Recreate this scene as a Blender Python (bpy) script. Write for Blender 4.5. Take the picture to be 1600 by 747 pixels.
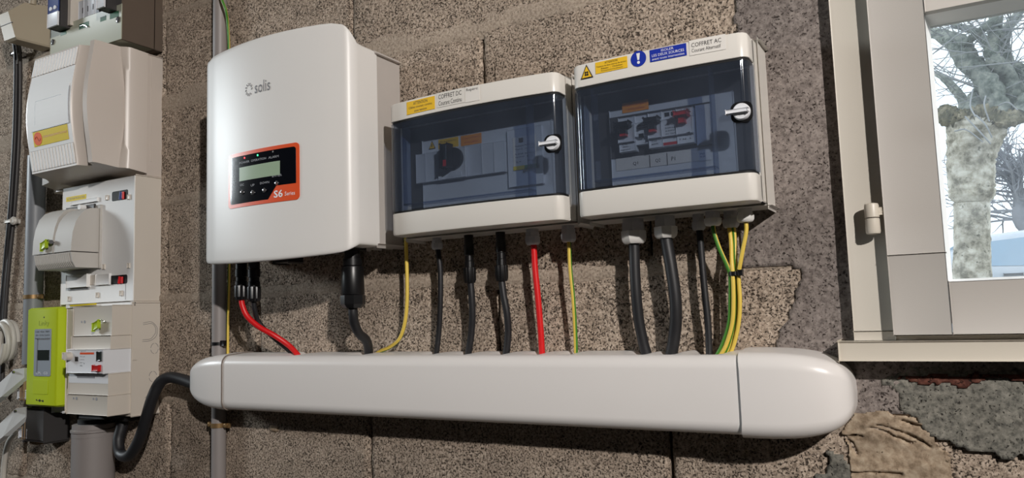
import bpy, bmesh, math, random
import numpy as np
from mathutils import Vector, Matrix

for o in list(bpy.data.objects):
    bpy.data.objects.remove(o)
scene = bpy.context.scene
COL = scene.collection
random.seed(7)

# ---------------------------------------------------------------- camera, world, lamps, exposure
cam_data = bpy.data.cameras.new('camera')
cam = bpy.data.objects.new('camera', cam_data)
COL.objects.link(cam)
cam_data.sensor_width = 36.0
cam_data.lens = 26.651
cam_data.clip_start = 0.01
cam.matrix_world = Matrix(((0.86846207, 0.0763006, 0.48984881, 0.0),
                           (0.4946096, -0.06620789, -0.86658979, -1.0),
                           (-0.03368946, 0.99488428, -0.09523805, 0.0),
                           (0, 0, 0, 1)))
scene.camera = cam

world = bpy.data.worlds.new('overcast_sky')
scene.world = world
world.use_nodes = True
wn = world.node_tree.nodes
wl = world.node_tree.links
bg = wn['Background']
wtc = wn.new('ShaderNodeTexCoord')
wno = wn.new('ShaderNodeTexNoise'); wno.inputs['Scale'].default_value = 2.2; wno.inputs['Detail'].default_value = 3
wra = wn.new('ShaderNodeValToRGB')
wra.color_ramp.elements[0].position = 0.35; wra.color_ramp.elements[0].color = (0.80, 0.90, 1.0, 1)
wra.color_ramp.elements[1].position = 0.65; wra.color_ramp.elements[1].color = (1.0, 1.0, 1.0, 1)
wl.new(wtc.outputs['Generated'], wno.inputs['Vector'])
wl.new(wno.outputs['Fac'], wra.inputs['Fac'])
wl.new(wra.outputs['Color'], bg.inputs['Color'])
bg.inputs['Strength'].default_value = 2.2


def area(name, loc, target, sx, sy, power, col):
    l = bpy.data.lights.new(name, 'AREA')
    l.shape = 'RECTANGLE'; l.size = sx; l.size_y = sy
    l.energy = power; l.color = col
    o = bpy.data.objects.new(name, l); COL.objects.link(o)
    o.location = loc
    o.rotation_euler = (Vector(target) - Vector(loc)).to_track_quat('-Z', 'Y').to_euler()
    return o


area('work_lamp', (1.35, -1.85, 1.04), (-0.65, 0, 0.05), 0.06, 0.06, 76, (1.0, 0.945, 0.895))
area('garage_doorway', (-4.10, -1.42, 1.12), (-1.0, 0, 0.1), 0.55, 0.8, 76, (0.88, 0.96, 1.0))

scene.view_settings.view_transform = 'Standard'
scene.view_settings.look = 'None'
scene.view_settings.gamma = 1.0
scene.view_settings.use_curve_mapping = False
scene.view_settings.exposure = -0.17


# ---------------------------------------------------------------- materials
def lin(c):
    out = []
    for v in c:
        v /= 255.0
        out.append(v / 12.92 if v <= 0.04045 else ((v + 0.055) / 1.055) ** 2.4)
    return (*out, 1.0)


MATS = {}


def plain(name, rgb, rough=0.5, metal=0.0, emit=None, estr=0.0, var=0.06, scale=14.0, spec=0.5, bump=0.0, coat=0.0):
    """procedural material: colour with faint mottling, optional grain"""
    m = bpy.data.materials.new(name); m.use_nodes = True
    nt = m.node_tree; b = nt.nodes['Principled BSDF']
    b.inputs['Roughness'].default_value = rough
    b.inputs['Metallic'].default_value = metal
    b.inputs['Specular IOR Level'].default_value = spec
    b.inputs['Coat Weight'].default_value = coat
    b.inputs['Coat Roughness'].default_value = 0.08
    c = lin(rgb)
    tc = nt.nodes.new('ShaderNodeTexCoord')
    n = nt.nodes.new('ShaderNodeTexNoise'); n.inputs['Scale'].default_value = scale; n.inputs['Detail'].default_value = 4
    mx = nt.nodes.new('ShaderNodeMix'); mx.data_type = 'RGBA'
    mx.inputs['A'].default_value = tuple(min(1, v * (1 - var)) for v in c[:3]) + (1,)
    mx.inputs['B'].default_value = tuple(min(1, v * (1 + var)) for v in c[:3]) + (1,)
    nt.links.new(tc.outputs['Object'], n.inputs['Vector'])
    nt.links.new(n.outputs['Fac'], mx.inputs['Factor'])
    nt.links.new(mx.outputs['Result'], b.inputs['Base Color'])
    if bump > 0:
        n2 = nt.nodes.new('ShaderNodeTexNoise'); n2.inputs['Scale'].default_value = 900; n2.inputs['Detail'].default_value = 2
        bp = nt.nodes.new('ShaderNodeBump'); bp.inputs['Strength'].default_value = bump; bp.inputs['Distance'].default_value = 0.001
        nt.links.new(tc.outputs['Object'], n2.inputs['Vector'])
        nt.links.new(n2.outputs['Fac'], bp.inputs['Height'])
        nt.links.new(bp.outputs['Normal'], b.inputs['Normal'])
    if emit:
        b.inputs['Emission Color'].default_value = lin(emit)
        b.inputs['Emission Strength'].default_value = estr
    MATS[name] = m
    return m


def masonry(name, dark, mid, light, grain=170.0, pit=0.42, relief=0.9, tint=0.18, patch=5.0, pitcol=(38, 33, 30)):
    m = bpy.data.materials.new(name); m.use_nodes = True
    nt = m.node_tree; N = nt.nodes; L = nt.links
    b = N['Principled BSDF']; b.inputs['Roughness'].default_value = 0.95; b.inputs['Specular IOR Level'].default_value = 0.15
    tc = N.new('ShaderNodeTexCoord')

    def noise(s, d, r=0.6):
        n = N.new('ShaderNodeTexNoise'); n.inputs['Scale'].default_value = s; n.inputs['Detail'].default_value = d
        n.inputs['Roughness'].default_value = r
        L.new(tc.outputs['Object'], n.inputs['Vector']); return n

    big = noise(patch, 4); fine = noise(grain, 5, 0.65); pits = noise(grain * 1.6, 3, 0.62)
    mid_n = noise(38, 3, 0.6)
    ramp = N.new('ShaderNodeValToRGB'); e = ramp.color_ramp.elements
    e[0].position = 0.36; e[0].color = lin(dark)
    e[1].position = 0.66; e[1].color = lin(light)
    k = e.new(0.5); k.color = lin(mid)
    L.new(fine.outputs['Fac'], ramp.inputs['Fac'])
    r2 = N.new('ShaderNodeValToRGB'); r2.color_ramp.elements[0].position = pit - 0.07; r2.color_ramp.elements[1].position = pit + 0.02
    mixp = N.new('ShaderNodeMix'); mixp.data_type = 'RGBA'
    add = N.new('ShaderNodeMath'); add.operation = 'MULTIPLY_ADD'; add.inputs[1].default_value = 0.22; 
    L.new(mid_n.outputs['Fac'], add.inputs[0]); L.new(pits.outputs['Fac'], add.inputs[2])
    sub = N.new('ShaderNodeMath'); sub.operation = 'SUBTRACT'; sub.inputs[1].default_value = 0.11
    L.new(add.outputs[0], sub.inputs[0])
    L.new(sub.outputs[0], r2.inputs['Fac'])
    L.new(r2.outputs['Color'], mixp.inputs['Factor'])
    mixp.inputs['A'].default_value = lin(pitcol)
    L.new(ramp.outputs['Color'], mixp.inputs['B'])
    # slow tone drift and one tone per piece
    oi = N.new('ShaderNodeObjectInfo')
    ad = N.new('ShaderNodeMath'); ad.operation = 'MULTIPLY_ADD'; ad.inputs[1].default_value = tint; ad.inputs[2].default_value = 1.0 - tint * 0.5
    L.new(oi.outputs['Random'], ad.inputs[0])
    r3 = N.new('ShaderNodeMapRange'); r3.inputs['From Min'].default_value = 0.3; r3.inputs['From Max'].default_value = 0.7
    r3.inputs['To Min'].default_value = 0.78; r3.inputs['To Max'].default_value = 1.18
    L.new(big.outputs['Fac'], r3.inputs['Value'])
    mul = N.new('ShaderNodeMath'); mul.operation = 'MULTIPLY'
    L.new(ad.outputs[0], mul.inputs[0]); L.new(r3.outputs['Result'], mul.inputs[1])
    hs = N.new('ShaderNodeVectorMath'); hs.operation = 'SCALE'
    L.new(mixp.outputs['Result'], hs.inputs[0]); L.new(mul.outputs[0], hs.inputs['Scale'])
    L.new(hs.outputs['Vector'], b.inputs['Base Color'])
    hm = N.new('ShaderNodeMath'); hm.operation = 'MULTIPLY_ADD'; hm.inputs[1].default_value = 0.5
    L.new(fine.outputs['Fac'], hm.inputs[0]); L.new(r2.outputs['Color'], hm.inputs[2])
    bp = N.new('ShaderNodeBump'); bp.inputs['Strength'].default_value = relief; bp.inputs['Distance'].default_value = 0.0022
    L.new(hm.outputs[0], bp.inputs['Height']); L.new(bp.outputs['Normal'], b.inputs['Normal'])
    MATS[name] = m
    return m


def schlick(N, L, f0):
    """two sided fresnel weight for thin clear sheets"""
    lw = N.new('ShaderNodeLayerWeight'); lw.inputs['Blend'].default_value = 0.5
    p = N.new('ShaderNodeMath'); p.operation = 'POWER'; p.inputs[1].default_value = 5.0
    L.new(lw.outputs['Facing'], p.inputs[0])
    m = N.new('ShaderNodeMath'); m.operation = 'MULTIPLY_ADD'; m.inputs[1].default_value = 1.0 - f0; m.inputs[2].default_value = f0
    L.new(p.outputs[0], m.inputs[0])
    return m


def smoked(name, tint, rough=0.04, refl=1.0):
    """tinted clear plastic: transparent tint under a fresnel gloss"""
    m = bpy.data.materials.new(name); m.use_nodes = True
    nt = m.node_tree; N = nt.nodes; L = nt.links
    N.remove(N['Principled BSDF'])
    t = N.new('ShaderNodeBsdfTransparent'); g = N.new('ShaderNodeBsdfGlossy')
    tc = N.new('ShaderNodeTexCoord'); n = N.new('ShaderNodeTexNoise'); n.inputs['Scale'].default_value = 9; n.inputs['Detail'].default_value = 5
    L.new(tc.outputs['Object'], n.inputs['Vector'])
    mr = N.new('ShaderNodeMapRange'); mr.inputs['To Min'].default_value = rough * 0.6; mr.inputs['To Max'].default_value = rough * 1.6
    L.new(n.outputs['Fac'], mr.inputs['Value']); L.new(mr.outputs['Result'], g.inputs['Roughness'])
    t.inputs['Color'].default_value = (*tint, 1)
    mu = schlick(N, L, 0.045 * refl)
    mx = N.new('ShaderNodeMixShader')
    L.new(mu.outputs[0], mx.inputs['Fac']); L.new(t.outputs[0], mx.inputs[1]); L.new(g.outputs[0], mx.inputs[2])
    d = N.new('ShaderNodeBsdfDiffuse'); d.inputs['Color'].default_value = (0.30, 0.36, 0.48, 1)  # bluish diffuse haze mixed in to paint the door's sheen
    dm = N.new('ShaderNodeMixShader'); dr = N.new('ShaderNodeMapRange'); dr.inputs['To Min'].default_value = 0.02; dr.inputs['To Max'].default_value = 0.10
    L.new(n.outputs['Fac'], dr.inputs['Value']); L.new(dr.outputs['Result'], dm.inputs['Fac'])
    L.new(mx.outputs[0], dm.inputs[1]); L.new(d.outputs[0], dm.inputs[2])
    L.new(dm.outputs[0], N['Material Output'].inputs['Surface'])
    MATS[name] = m
    return m


def pane_mat(name):
    """dusty window glass: clear, with a thin film of dust that the daylight shines through"""
    m = bpy.data.materials.new(name); m.use_nodes = True
    nt = m.node_tree; N = nt.nodes; L = nt.links
    N.remove(N['Principled BSDF'])
    t = N.new('ShaderNodeBsdfTransparent'); t.inputs['Color'].default_value = (0.96, 0.985, 0.99, 1)
    g = N.new('ShaderNodeBsdfGlossy'); g.inputs['Roughness'].default_value = 0.02
    tr = N.new('ShaderNodeBsdfTranslucent'); tr.inputs['Color'].default_value = (0.86, 0.93, 1.0, 1)
    f = schlick(N, L, 0.035)
    mx = N.new('ShaderNodeMixShader'); L.new(f.outputs[0], mx.inputs['Fac']); L.new(t.outputs[0], mx.inputs[1]); L.new(g.outputs[0], mx.inputs[2])
    tc = N.new('ShaderNodeTexCoord'); n = N.new('ShaderNodeTexNoise'); n.inputs['Scale'].default_value = 26; n.inputs['Detail'].default_value = 6
    L.new(tc.outputs['Object'], n.inputs['Vector'])
    dr = N.new('ShaderNodeMapRange'); dr.inputs['From Min'].default_value = 0.35; dr.inputs['From Max'].default_value = 0.7
    dr.inputs['To Min'].default_value = 0.05; dr.inputs['To Max'].default_value = 0.13
    L.new(n.outputs['Fac'], dr.inputs['Value'])
    dm = N.new('ShaderNodeMixShader'); L.new(dr.outputs['Result'], dm.inputs['Fac']); L.new(mx.outputs[0], dm.inputs[1]); L.new(tr.outputs[0], dm.inputs[2])
    L.new(dm.outputs[0], N['Material Output'].inputs['Surface'])
    MATS[name] = m
    return m


masonry('block_concrete', (124, 111, 99), (168, 152, 136), (198, 182, 166), grain=230, pit=0.440, pitcol=(66, 58, 51))
masonry('bed_mortar', (134, 121, 108), (164, 150, 135), (184, 170, 155), grain=240, pit=0.37, relief=0.7, tint=0.05, pitcol=(70, 61, 54))
masonry('grey_render', (102, 94, 90), (130, 121, 116), (150, 141, 135), grain=190, pit=0.39, relief=0.7, tint=0.02, patch=7, pitcol=(56, 49, 46))
masonry('sandy_mortar', (134, 117, 98), (162, 144, 123), (182, 166, 145), grain=120, pit=0.30, relief=0.8, tint=0.02, patch=14, pitcol=(100, 84, 68))
masonry('crumbly_cement', (88, 87, 82), (120, 118, 110), (142, 139, 130), grain=170, pit=0.37, relief=0.9, tint=0.02, patch=10, pitcol=(66, 64, 60))
masonry('bark', (84, 92, 88), (124, 132, 126), (164, 168, 160), grain=16, pit=0.36, relief=0.6, tint=0.1, patch=3)
masonry('trunk_bark', (118, 114, 100), (178, 174, 160), (216, 214, 204), grain=14, pit=0.37, relief=0.6, tint=0.05, patch=2.5, pitcol=(98, 96, 82))
masonry('moss', (78, 76, 58), (116, 112, 88), (158, 150, 128), grain=16, pit=0.40, relief=0.9, tint=0.05, patch=4, pitcol=(58, 56, 44))
masonry('red_brick', (78, 48, 42), (104, 66, 56), (124, 88, 76), grain=120, pit=0.40, relief=0.8, tint=0.02, patch=16)
masonry('dark_core', (40, 36, 33), (52, 47, 43), (62, 57, 52), grain=150, pit=0.3, tint=0.02)
masonry('room_plaster', (62, 60, 60), (74, 72, 72), (84, 82, 82), grain=40, pit=0.2, relief=0.2, tint=0.02)
plain('inverter_white', (226, 224, 221), 0.38, var=0.012, bump=0.05)
plain('heat_sink', (196, 190, 185), 0.5, metal=0.2, var=0.06)
plain('box_plastic', (224, 220, 213), 0.28, var=0.01)
plain('trunk_plastic', (226, 222, 219), 0.33, var=0.012)
plain('trunk_seam', (120, 110, 102), 0.6)
plain('wavy_shaded', (200, 190, 181), 0.34, var=0.012)  # white cover plastic, darkened to paint the shade on its sides
plain('panel_white', (236, 236, 235), 0.6, spec=0.3, var=0.01)
plain('panel_cream', (208, 200, 189), 0.42, var=0.015)  # cream, darkened a little to paint shade on right-facing sides
plain('hood_plastic', (190, 186, 180), 0.6, var=0.015)
plain('lime_plastic', (186, 206, 30), 0.42, var=0.02)
plain('meter_grey', (148, 156, 166), 0.4)
plain('lcd_dark', (40, 46, 44), 0.2)
plain('lcd_green', (156, 178, 152), 0.22)
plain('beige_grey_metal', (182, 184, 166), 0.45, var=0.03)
plain('shaded_metal', (96, 84, 74), 0.5, var=0.1)  # the box metal with the shade of its right side put into the colour
plain('module_grey', (208, 212, 219), 0.4, var=0.02)
plain('module_white', (224, 226, 230), 0.4, var=0.01)
plain('plate_grey', (212, 215, 220), 0.45, var=0.015)
plain('dark_grey_plastic', (62, 60, 60), 0.5)
plain('black_plastic', (16, 16, 18), 0.35)
plain('black_rubber', (30, 30, 33), 0.5, var=0.1)
plain('black_gloss', (12, 14, 20), 0.12, coat=0.5)
plain('deep_black', (6, 6, 8), 0.7)
plain('gland_grey', (188, 188, 192), 0.45)
plain('gland_white', (214, 212, 208), 0.42)
plain('red_cable', (214, 22, 26), 0.42, var=0.04)
plain('earth_yellow', (224, 194, 84), 0.45, var=0.04)
plain('earth_green', (70, 130, 40), 0.45, var=0.04)
plain('grey_conduit', (142, 136, 134), 0.45, var=0.05)
plain('blue_grey_conduit', (128, 132, 138), 0.45, var=0.05)
plain('brass', (150, 122, 84), 0.4, metal=0.6)
plain('white_cable', (206, 202, 194), 0.45)
plain('putty_plastic', (176, 164, 144), 0.45, var=0.03)
plain('service_grey', (190, 192, 192), 0.5, var=0.04)
plain('wood_chip', (150, 126, 98), 0.7, var=0.1)
plain('paint_cream', (194, 188, 177), 0.42, var=0.02, bump=0.06)
plain('paint_sill', (204, 196, 182), 0.40, var=0.02, bump=0.05)
plain('paint_sash', (178, 173, 167), 0.45, var=0.02, bump=0.06)
plain('daylit_bead', (232, 232, 230), 0.45, var=0.02)  # whitened so the beads look lit by daylight
plain('crack_dark', (70, 58, 52), 0.8)
plain('sticker_yellow', (236, 190, 48), 0.6, var=0.01, spec=0.15)
plain('sticker_lemon', (226, 200, 30), 0.6, var=0.01, spec=0.15)
plain('sticker_orange', (236, 150, 52), 0.6, var=0.01, spec=0.15)
plain('sticker_blue', (30, 52, 160), 0.6, var=0.01, spec=0.15)
plain('sticker_white', (226, 222, 216), 0.6, var=0.01, spec=0.15)
plain('sticker_red', (236, 96, 24), 0.6, var=0.01, spec=0.15)
plain('sticker_green', (70, 150, 96), 0.6, var=0.01, spec=0.15)
plain('panel_orange', (226, 84, 36), 0.3, var=0.01)
plain('ink_black', (34, 30, 32), 0.5)
plain('ink_grey', (112, 112, 116), 0.5)
plain('ink_blue', (50, 70, 130), 0.5)
plain('ink_white', (232, 234, 238), 0.5)
plain('ink_dim', (150, 152, 158), 0.5)
plain('ink_lime', (150, 168, 18), 0.5)
plain('ink_red', (176, 60, 24), 0.5)
plain('toggle_black', (20, 18, 22), 0.35)
plain('toggle_red', (206, 30, 34), 0.35)
plain('button_red', (190, 26, 24), 0.35)
plain('chrome', (190, 190, 192), 0.18, metal=0.9)
plain('seal_lime', (172, 198, 38), 0.4)
plain('pcb_green', (42, 96, 66), 0.4, var=0.1)
plain('led_red', (255, 80, 80), 0.4, emit=(255, 60, 70), estr=2.5)
plain('led_green', (90, 255, 160), 0.4, emit=(60, 255, 150), estr=2.5)
plain('led_off', (120, 120, 120), 0.4)
plain('twig', (150, 154, 158), 0.9, var=0.2, spec=0.1)
plain('far_bark', (138, 142, 150), 0.9, var=0.15, spec=0.1)
plain('car_paint', (176, 186, 198), 0.2, coat=0.6)
plain('car_glass', (128, 154, 176), 0.08, spec=0.8)
plain('car_trim', (30, 32, 36), 0.5)
plain('tyre', (26, 26, 28), 0.8)
plain('hub_silver', (170, 172, 176), 0.35, metal=0.7)
plain('gravel', (150, 146, 136), 0.95, var=0.2, scale=40, spec=0.1)
plain('hedge_leaf', (84, 104, 84), 0.9, var=0.35, scale=30, spec=0.1)
plain('floor_concrete', (62, 60, 57), 0.8, var=0.1)
smoked('smoked_door', (0.67, 0.705, 0.755), 0.05, 1.0)
smoked('smoked_rib', (0.55, 0.62, 0.76), 0.05, 0.6)
pane_mat('window_glass')


# ---------------------------------------------------------------- object helpers
def thing(name, label, cat, loc=(0, 0, 0), group=None):
    o = bpy.data.objects.new(name, None)
    o.empty_display_size = 0.05
    COL.objects.link(o)
    o.location = loc
    o['label'] = label; o['category'] = cat
    if group:
        o['group'] = group
    return o


def root_loc(p):
    v = Vector((0, 0, 0))
    while p is not None:
        v = v + Vector(p.location); p = p.parent
    return v


def catmull(pts, n=8):
    P_ = [Vector(p) for p in pts]
    if len(P_) < 3:
        return P_
    out = []
    ext = [P_[0] * 2 - P_[1]] + P_ + [P_[-1] * 2 - P_[-2]]
    for i in range(1, len(ext) - 2):
        a, b, c, d = ext[i - 1], ext[i], ext[i + 1], ext[i + 2]
        for k in range(n):
            t = k / n
            out.append(0.5 * ((2 * b) + (c - a) * t + (2 * a - 5 * b + 4 * c - d) * t * t + (3 * b - a - 3 * c + d) * t ** 3))
    out.append(P_[-1])
    return out


class MB:
    """collects shapes in world coordinates; d is distance out of the wall (y = -d)"""

    def __init__(s):
        s.v = []; s.f = []; s.mi = []

    def add(s, vs, fs, mi=0):
        k = len(s.v)
        s.v += [tuple(v) for v in vs]
        s.f += [tuple(i + k for i in f) for f in fs]
        s.mi += [mi] * len(fs) if isinstance(mi, int) else list(mi)
        return s

    def box(s, x0, x1, d0, d1, z0, z1, bev=0.0, seg=2):
        bm = bmesh.new()
        bmesh.ops.create_cube(bm, size=1.0)
        for v in bm.verts:
            v.co = Vector(((x0 + x1) / 2 + v.co.x * (x1 - x0), -((d0 + d1) / 2 + v.co.y * (d1 - d0)), (z0 + z1) / 2 + v.co.z * (z1 - z0)))
        if bev > 0:
            bmesh.ops.bevel(bm, geom=list(bm.edges), offset=bev, segments=seg, profile=0.5, affect='EDGES')
        bm.verts.index_update()
        s.add([v.co for v in bm.verts], [[v.index for v in f.verts] for f in bm.faces])
        bm.free()
        return s

    def cyl(s, p0, p1, r0, r1=None, n=16, cap=True):
        r1 = r0 if r1 is None else r1
        p0 = Vector(p0); p1 = Vector(p1)
        ax = (p1 - p0).normalized()
        u = ax.orthogonal().normalized(); w = ax.cross(u)
        vs = []
        for p, r in ((p0, r0), (p1, r1)):
            vs += [p + (u * math.cos(2 * math.pi * i / n) + w * math.sin(2 * math.pi * i / n)) * r for i in range(n)]
        fs = [(i, (i + 1) % n, n + (i + 1) % n, n + i) for i in range(n)]
        if cap:
            fs += [tuple(range(n))[::-1], tuple(range(n, 2 * n))]
        return s.add(vs, fs)

    def lathe(s, p0, axis, prof, n=20):
        """prof: list of (height along axis, radius)"""
        p0 = Vector(p0); ax = Vector(axis).normalized()
        u = ax.orthogonal().normalized(); w = ax.cross(u)
        vs = []; fs = []
        for h, r in prof:
            vs += [p0 + ax * h + (u * math.cos(2 * math.pi * i / n) + w * math.sin(2 * math.pi * i / n)) * max(r, 1e-5) for i in range(n)]
        for k in range(len(prof) - 1):
            fs += [(k * n + i, k * n + (i + 1) % n, (k + 1) * n + (i + 1) % n, (k + 1) * n + i) for i in range(n)]
        fs += [tuple(range(n))[::-1], tuple(range((len(prof) - 1) * n, len(prof) * n))]
        return s.add(vs, fs)

    def tube(s, pts, r, n=10, sm=8, stripe=None, twist=0.0):
        path = catmull(pts, sm) if sm > 1 else [Vector(p) for p in pts]
        m = len(path)
        rad = (lambda t: r) if not callable(r) else r
        t0 = (path[1] - path[0]).normalized()
        u = t0.orthogonal().normalized()
        vs = []; fs = []; mi = []
        for k, p in enumerate(path):
            t = (path[min(k + 1, m - 1)] - path[max(k - 1, 0)])
            t = t.normalized() if t.length > 1e-9 else t0
            u = (u - t * u.dot(t)).normalized(); w = t.cross(u)
            rr = rad(k / (m - 1))
            a0 = twist * k / max(m - 1, 1)
            vs += [p + (u * math.cos(2 * math.pi * i / n + a0) + w * math.sin(2 * math.pi * i / n + a0)) * rr for i in range(n)]
        for k in range(m - 1):
            for i in range(n):
                fs.append((k * n + i, k * n + (i + 1) % n, (k + 1) * n + (i + 1) % n, (k + 1) * n + i))
                mi.append(stripe(i) if stripe else 0)
        fs += [tuple(range(n))[::-1], tuple(range((m - 1) * n, m * n))]; mi += [0, 0]
        return s.add(vs, fs, mi)

    def prism_z(s, poly, z0, z1):
        """poly of (x, d); extruded in z"""
        n = len(poly)
        vs = [(x, -d, z0) for x, d in poly] + [(x, -d, z1) for x, d in poly]
        fs = [(i, (i + 1) % n, n + (i + 1) % n, n + i) for i in range(n)] + [tuple(range(n))[::-1], tuple(range(n, 2 * n))]
        return s.add(vs, fs)

    def prism_x(s, poly, x0, x1):
        """poly of (d, z); extruded in x"""
        n = len(poly)
        vs = [(x0, -d, z) for d, z in poly] + [(x1, -d, z) for d, z in poly]
        fs = [(i, (i + 1) % n, n + (i + 1) % n, n + i) for i in range(n)] + [tuple(range(n))[::-1], tuple(range(n, 2 * n))]
        return s.add(vs, fs)

    def prism_d(s, poly, d0, d1):
        """poly of (x, z); extruded out of the wall"""
        n = len(poly)
        vs = [(x, -d0, z) for x, z in poly] + [(x, -d1, z) for x, z in poly]
        fs = [(i, (i + 1) % n, n + (i + 1) % n, n + i) for i in range(n)] + [tuple(range(n))[::-1], tuple(range(n, 2 * n))]
        return s.add(vs, fs)

    def rings(s, rings, closed=True, caps=True):
        """skin a list of equally long vertex rings"""
        n = len(rings[0]); vs = [p for r in rings for p in r]; fs = []
        for k in range(len(rings) - 1):
            for i in range(n if closed else n - 1):
                fs.append((k * n + i, k * n + (i + 1) % n, (k + 1) * n + (i + 1) % n, (k + 1) * n + i))
        if caps:
            fs += [tuple(range(n))[::-1], tuple(range((len(rings) - 1) * n, len(rings) * n))]
        return s.add(vs, fs)

    def slab(s, cols, surf, t=0.0006, off=0.0):
        """sticker: cols of (x, zlo, zhi) laid on a surface d = surf(x, z), t thick"""
        vs = []; fs = []
        n = len(cols)
        for lay in (0, 1):
            for x, a, b in cols:
                for z in (a, b):
                    vs.append((x, -(surf(x, z) + off + lay * t), z))
        q = 2 * n
        for i in range(n - 1):
            a, b, c, d = 2 * i, 2 * i + 2, 2 * i + 3, 2 * i + 1
            fs.append((a, b, c, d)); fs.append((q + d, q + c, q + b, q + a))
            fs.append((a, q + a, q + b, b)); fs.append((d, c, q + c, q + d))
        fs.append((0, 1, q + 1, q)); fs.append((2 * n - 2, q + 2 * n - 2, q + 2 * n - 1, 2 * n - 1))
        return s.add(vs, fs)

    def build(s, name, mat, parent=None, angle=35, smooth=True):
        org = root_loc(parent)
        me = bpy.data.meshes.new(name)
        me.from_pydata([(v[0] - org.x, v[1] - org.y, v[2] - org.z) for v in s.v], [], s.f)
        mats = mat if isinstance(mat, (list, tuple)) else [mat]
        for m in mats:
            me.materials.append(MATS[m])
        if len(mats) > 1:
            me.polygons.foreach_set('material_index', s.mi)
        bm = bmesh.new(); bm.from_mesh(me)
        bmesh.ops.recalc_face_normals(bm, faces=bm.faces)
        bm.to_mesh(me); bm.free()
        if smooth:
            me.polygons.foreach_set('use_smooth', [True] * len(me.polygons))
            me.set_sharp_from_angle(angle=math.radians(angle))
        o = bpy.data.objects.new(name, me)
        COL.objects.link(o)
        if parent is not None:
            o.parent = parent
        return o


def tag(o, label, cat, group=None):
    o['label'] = label; o['category'] = cat
    if group:
        o['group'] = group
    return o


def structure(o):
    o['kind'] = 'structure'
    return o


def rect_cols(x0, x1, z0, z1, n=6):
    return [(x0 + (x1 - x0) * i / n, z0, z1) for i in range(n + 1)]


def round_cols(x0, x1, z0, z1, r, n=5):
    xs = [x0 + r * (1 - math.cos(math.pi / 2 * i / n)) for i in range(n + 1)]
    xm = [x0 + r + (x1 - x0 - 2 * r) * i / 8 for i in range(1, 8)]
    xr = [x1 - r * (1 - math.cos(math.pi / 2 * i / n)) for i in range(n, -1, -1)]
    out = []
    for x in xs + xm + xr:
        e = max(0.0, x0 + r - x, x - (x1 - r))
        h = r - math.sqrt(max(0.0, r * r - e * e))
        out.append((x, z0 + h, z1 - h))
    return out


def disc_cols(cx, cz, rx, rz, n=16):
    out = []
    for i in range(n + 1):
        a = math.pi * i / n
        h = max(rz * math.sin(a), 1e-5)
        out.append((cx - rx * math.cos(a), cz - h, cz + h))
    return out


def flat(d):
    return lambda x, z: d


def text(s, x0, x1, z0, z1, surf, mat, parent, off=0.0009, name='lettering', res=2, fit=True, bold=0.0):
    cu = bpy.data.curves.new('type', 'FONT')
    cu.body = s; cu.resolution_u = res; cu.offset = bold
    ob = bpy.data.objects.new('type', cu)
    me = bpy.data.meshes.new_from_object(ob)
    bpy.data.objects.remove(ob); bpy.data.curves.remove(cu)
    co = np.array([v.co[:] for v in me.vertices])
    lo = co.min(0); hi = co.max(0)
    org = root_loc(parent)
    for v in me.vertices:
        x = x0 + (v.co.x - lo[0]) / (hi[0] - lo[0]) * (x1 - x0)
        z = z0 + (v.co.y - lo[1]) / (hi[1] - lo[1]) * (z1 - z0)
        v.co = (x - org.x, -(surf(x, z) + off) - org.y, z - org.z)
    me.materials.clear(); me.materials.append(MATS[mat]); me.name = name
    o = bpy.data.objects.new(name, me); COL.objects.link(o)
    o.parent = parent
    return o


def fbm(X, Z, scale, seed, octv=3):
    """value noise on arrays, range about -1..1"""
    out = np.zeros_like(X); amp = 1.0; tot = 0
    for k in range(octv):
        rs = np.random.RandomState(seed + k * 17)
        tab = rs.rand(128, 128) * 2 - 1
        x = X * scale + 64.3; z = Z * scale + 64.7
        xi = np.floor(x).astype(int); zi = np.floor(z).astype(int)
        fx = x - xi; fz = z - zi
        fx = fx * fx * (3 - 2 * fx); fz = fz * fz * (3 - 2 * fz)
        g = lambda i, j: tab[i % 128, j % 128]
        out += amp * ((g(xi, zi) * (1 - fx) + g(xi + 1, zi) * fx) * (1 - fz) + (g(xi, zi + 1) * (1 - fx) + g(xi + 1, zi + 1) * fx) * fz)
        tot += amp; amp *= 0.5; scale *= 2
    return out / tot


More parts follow.
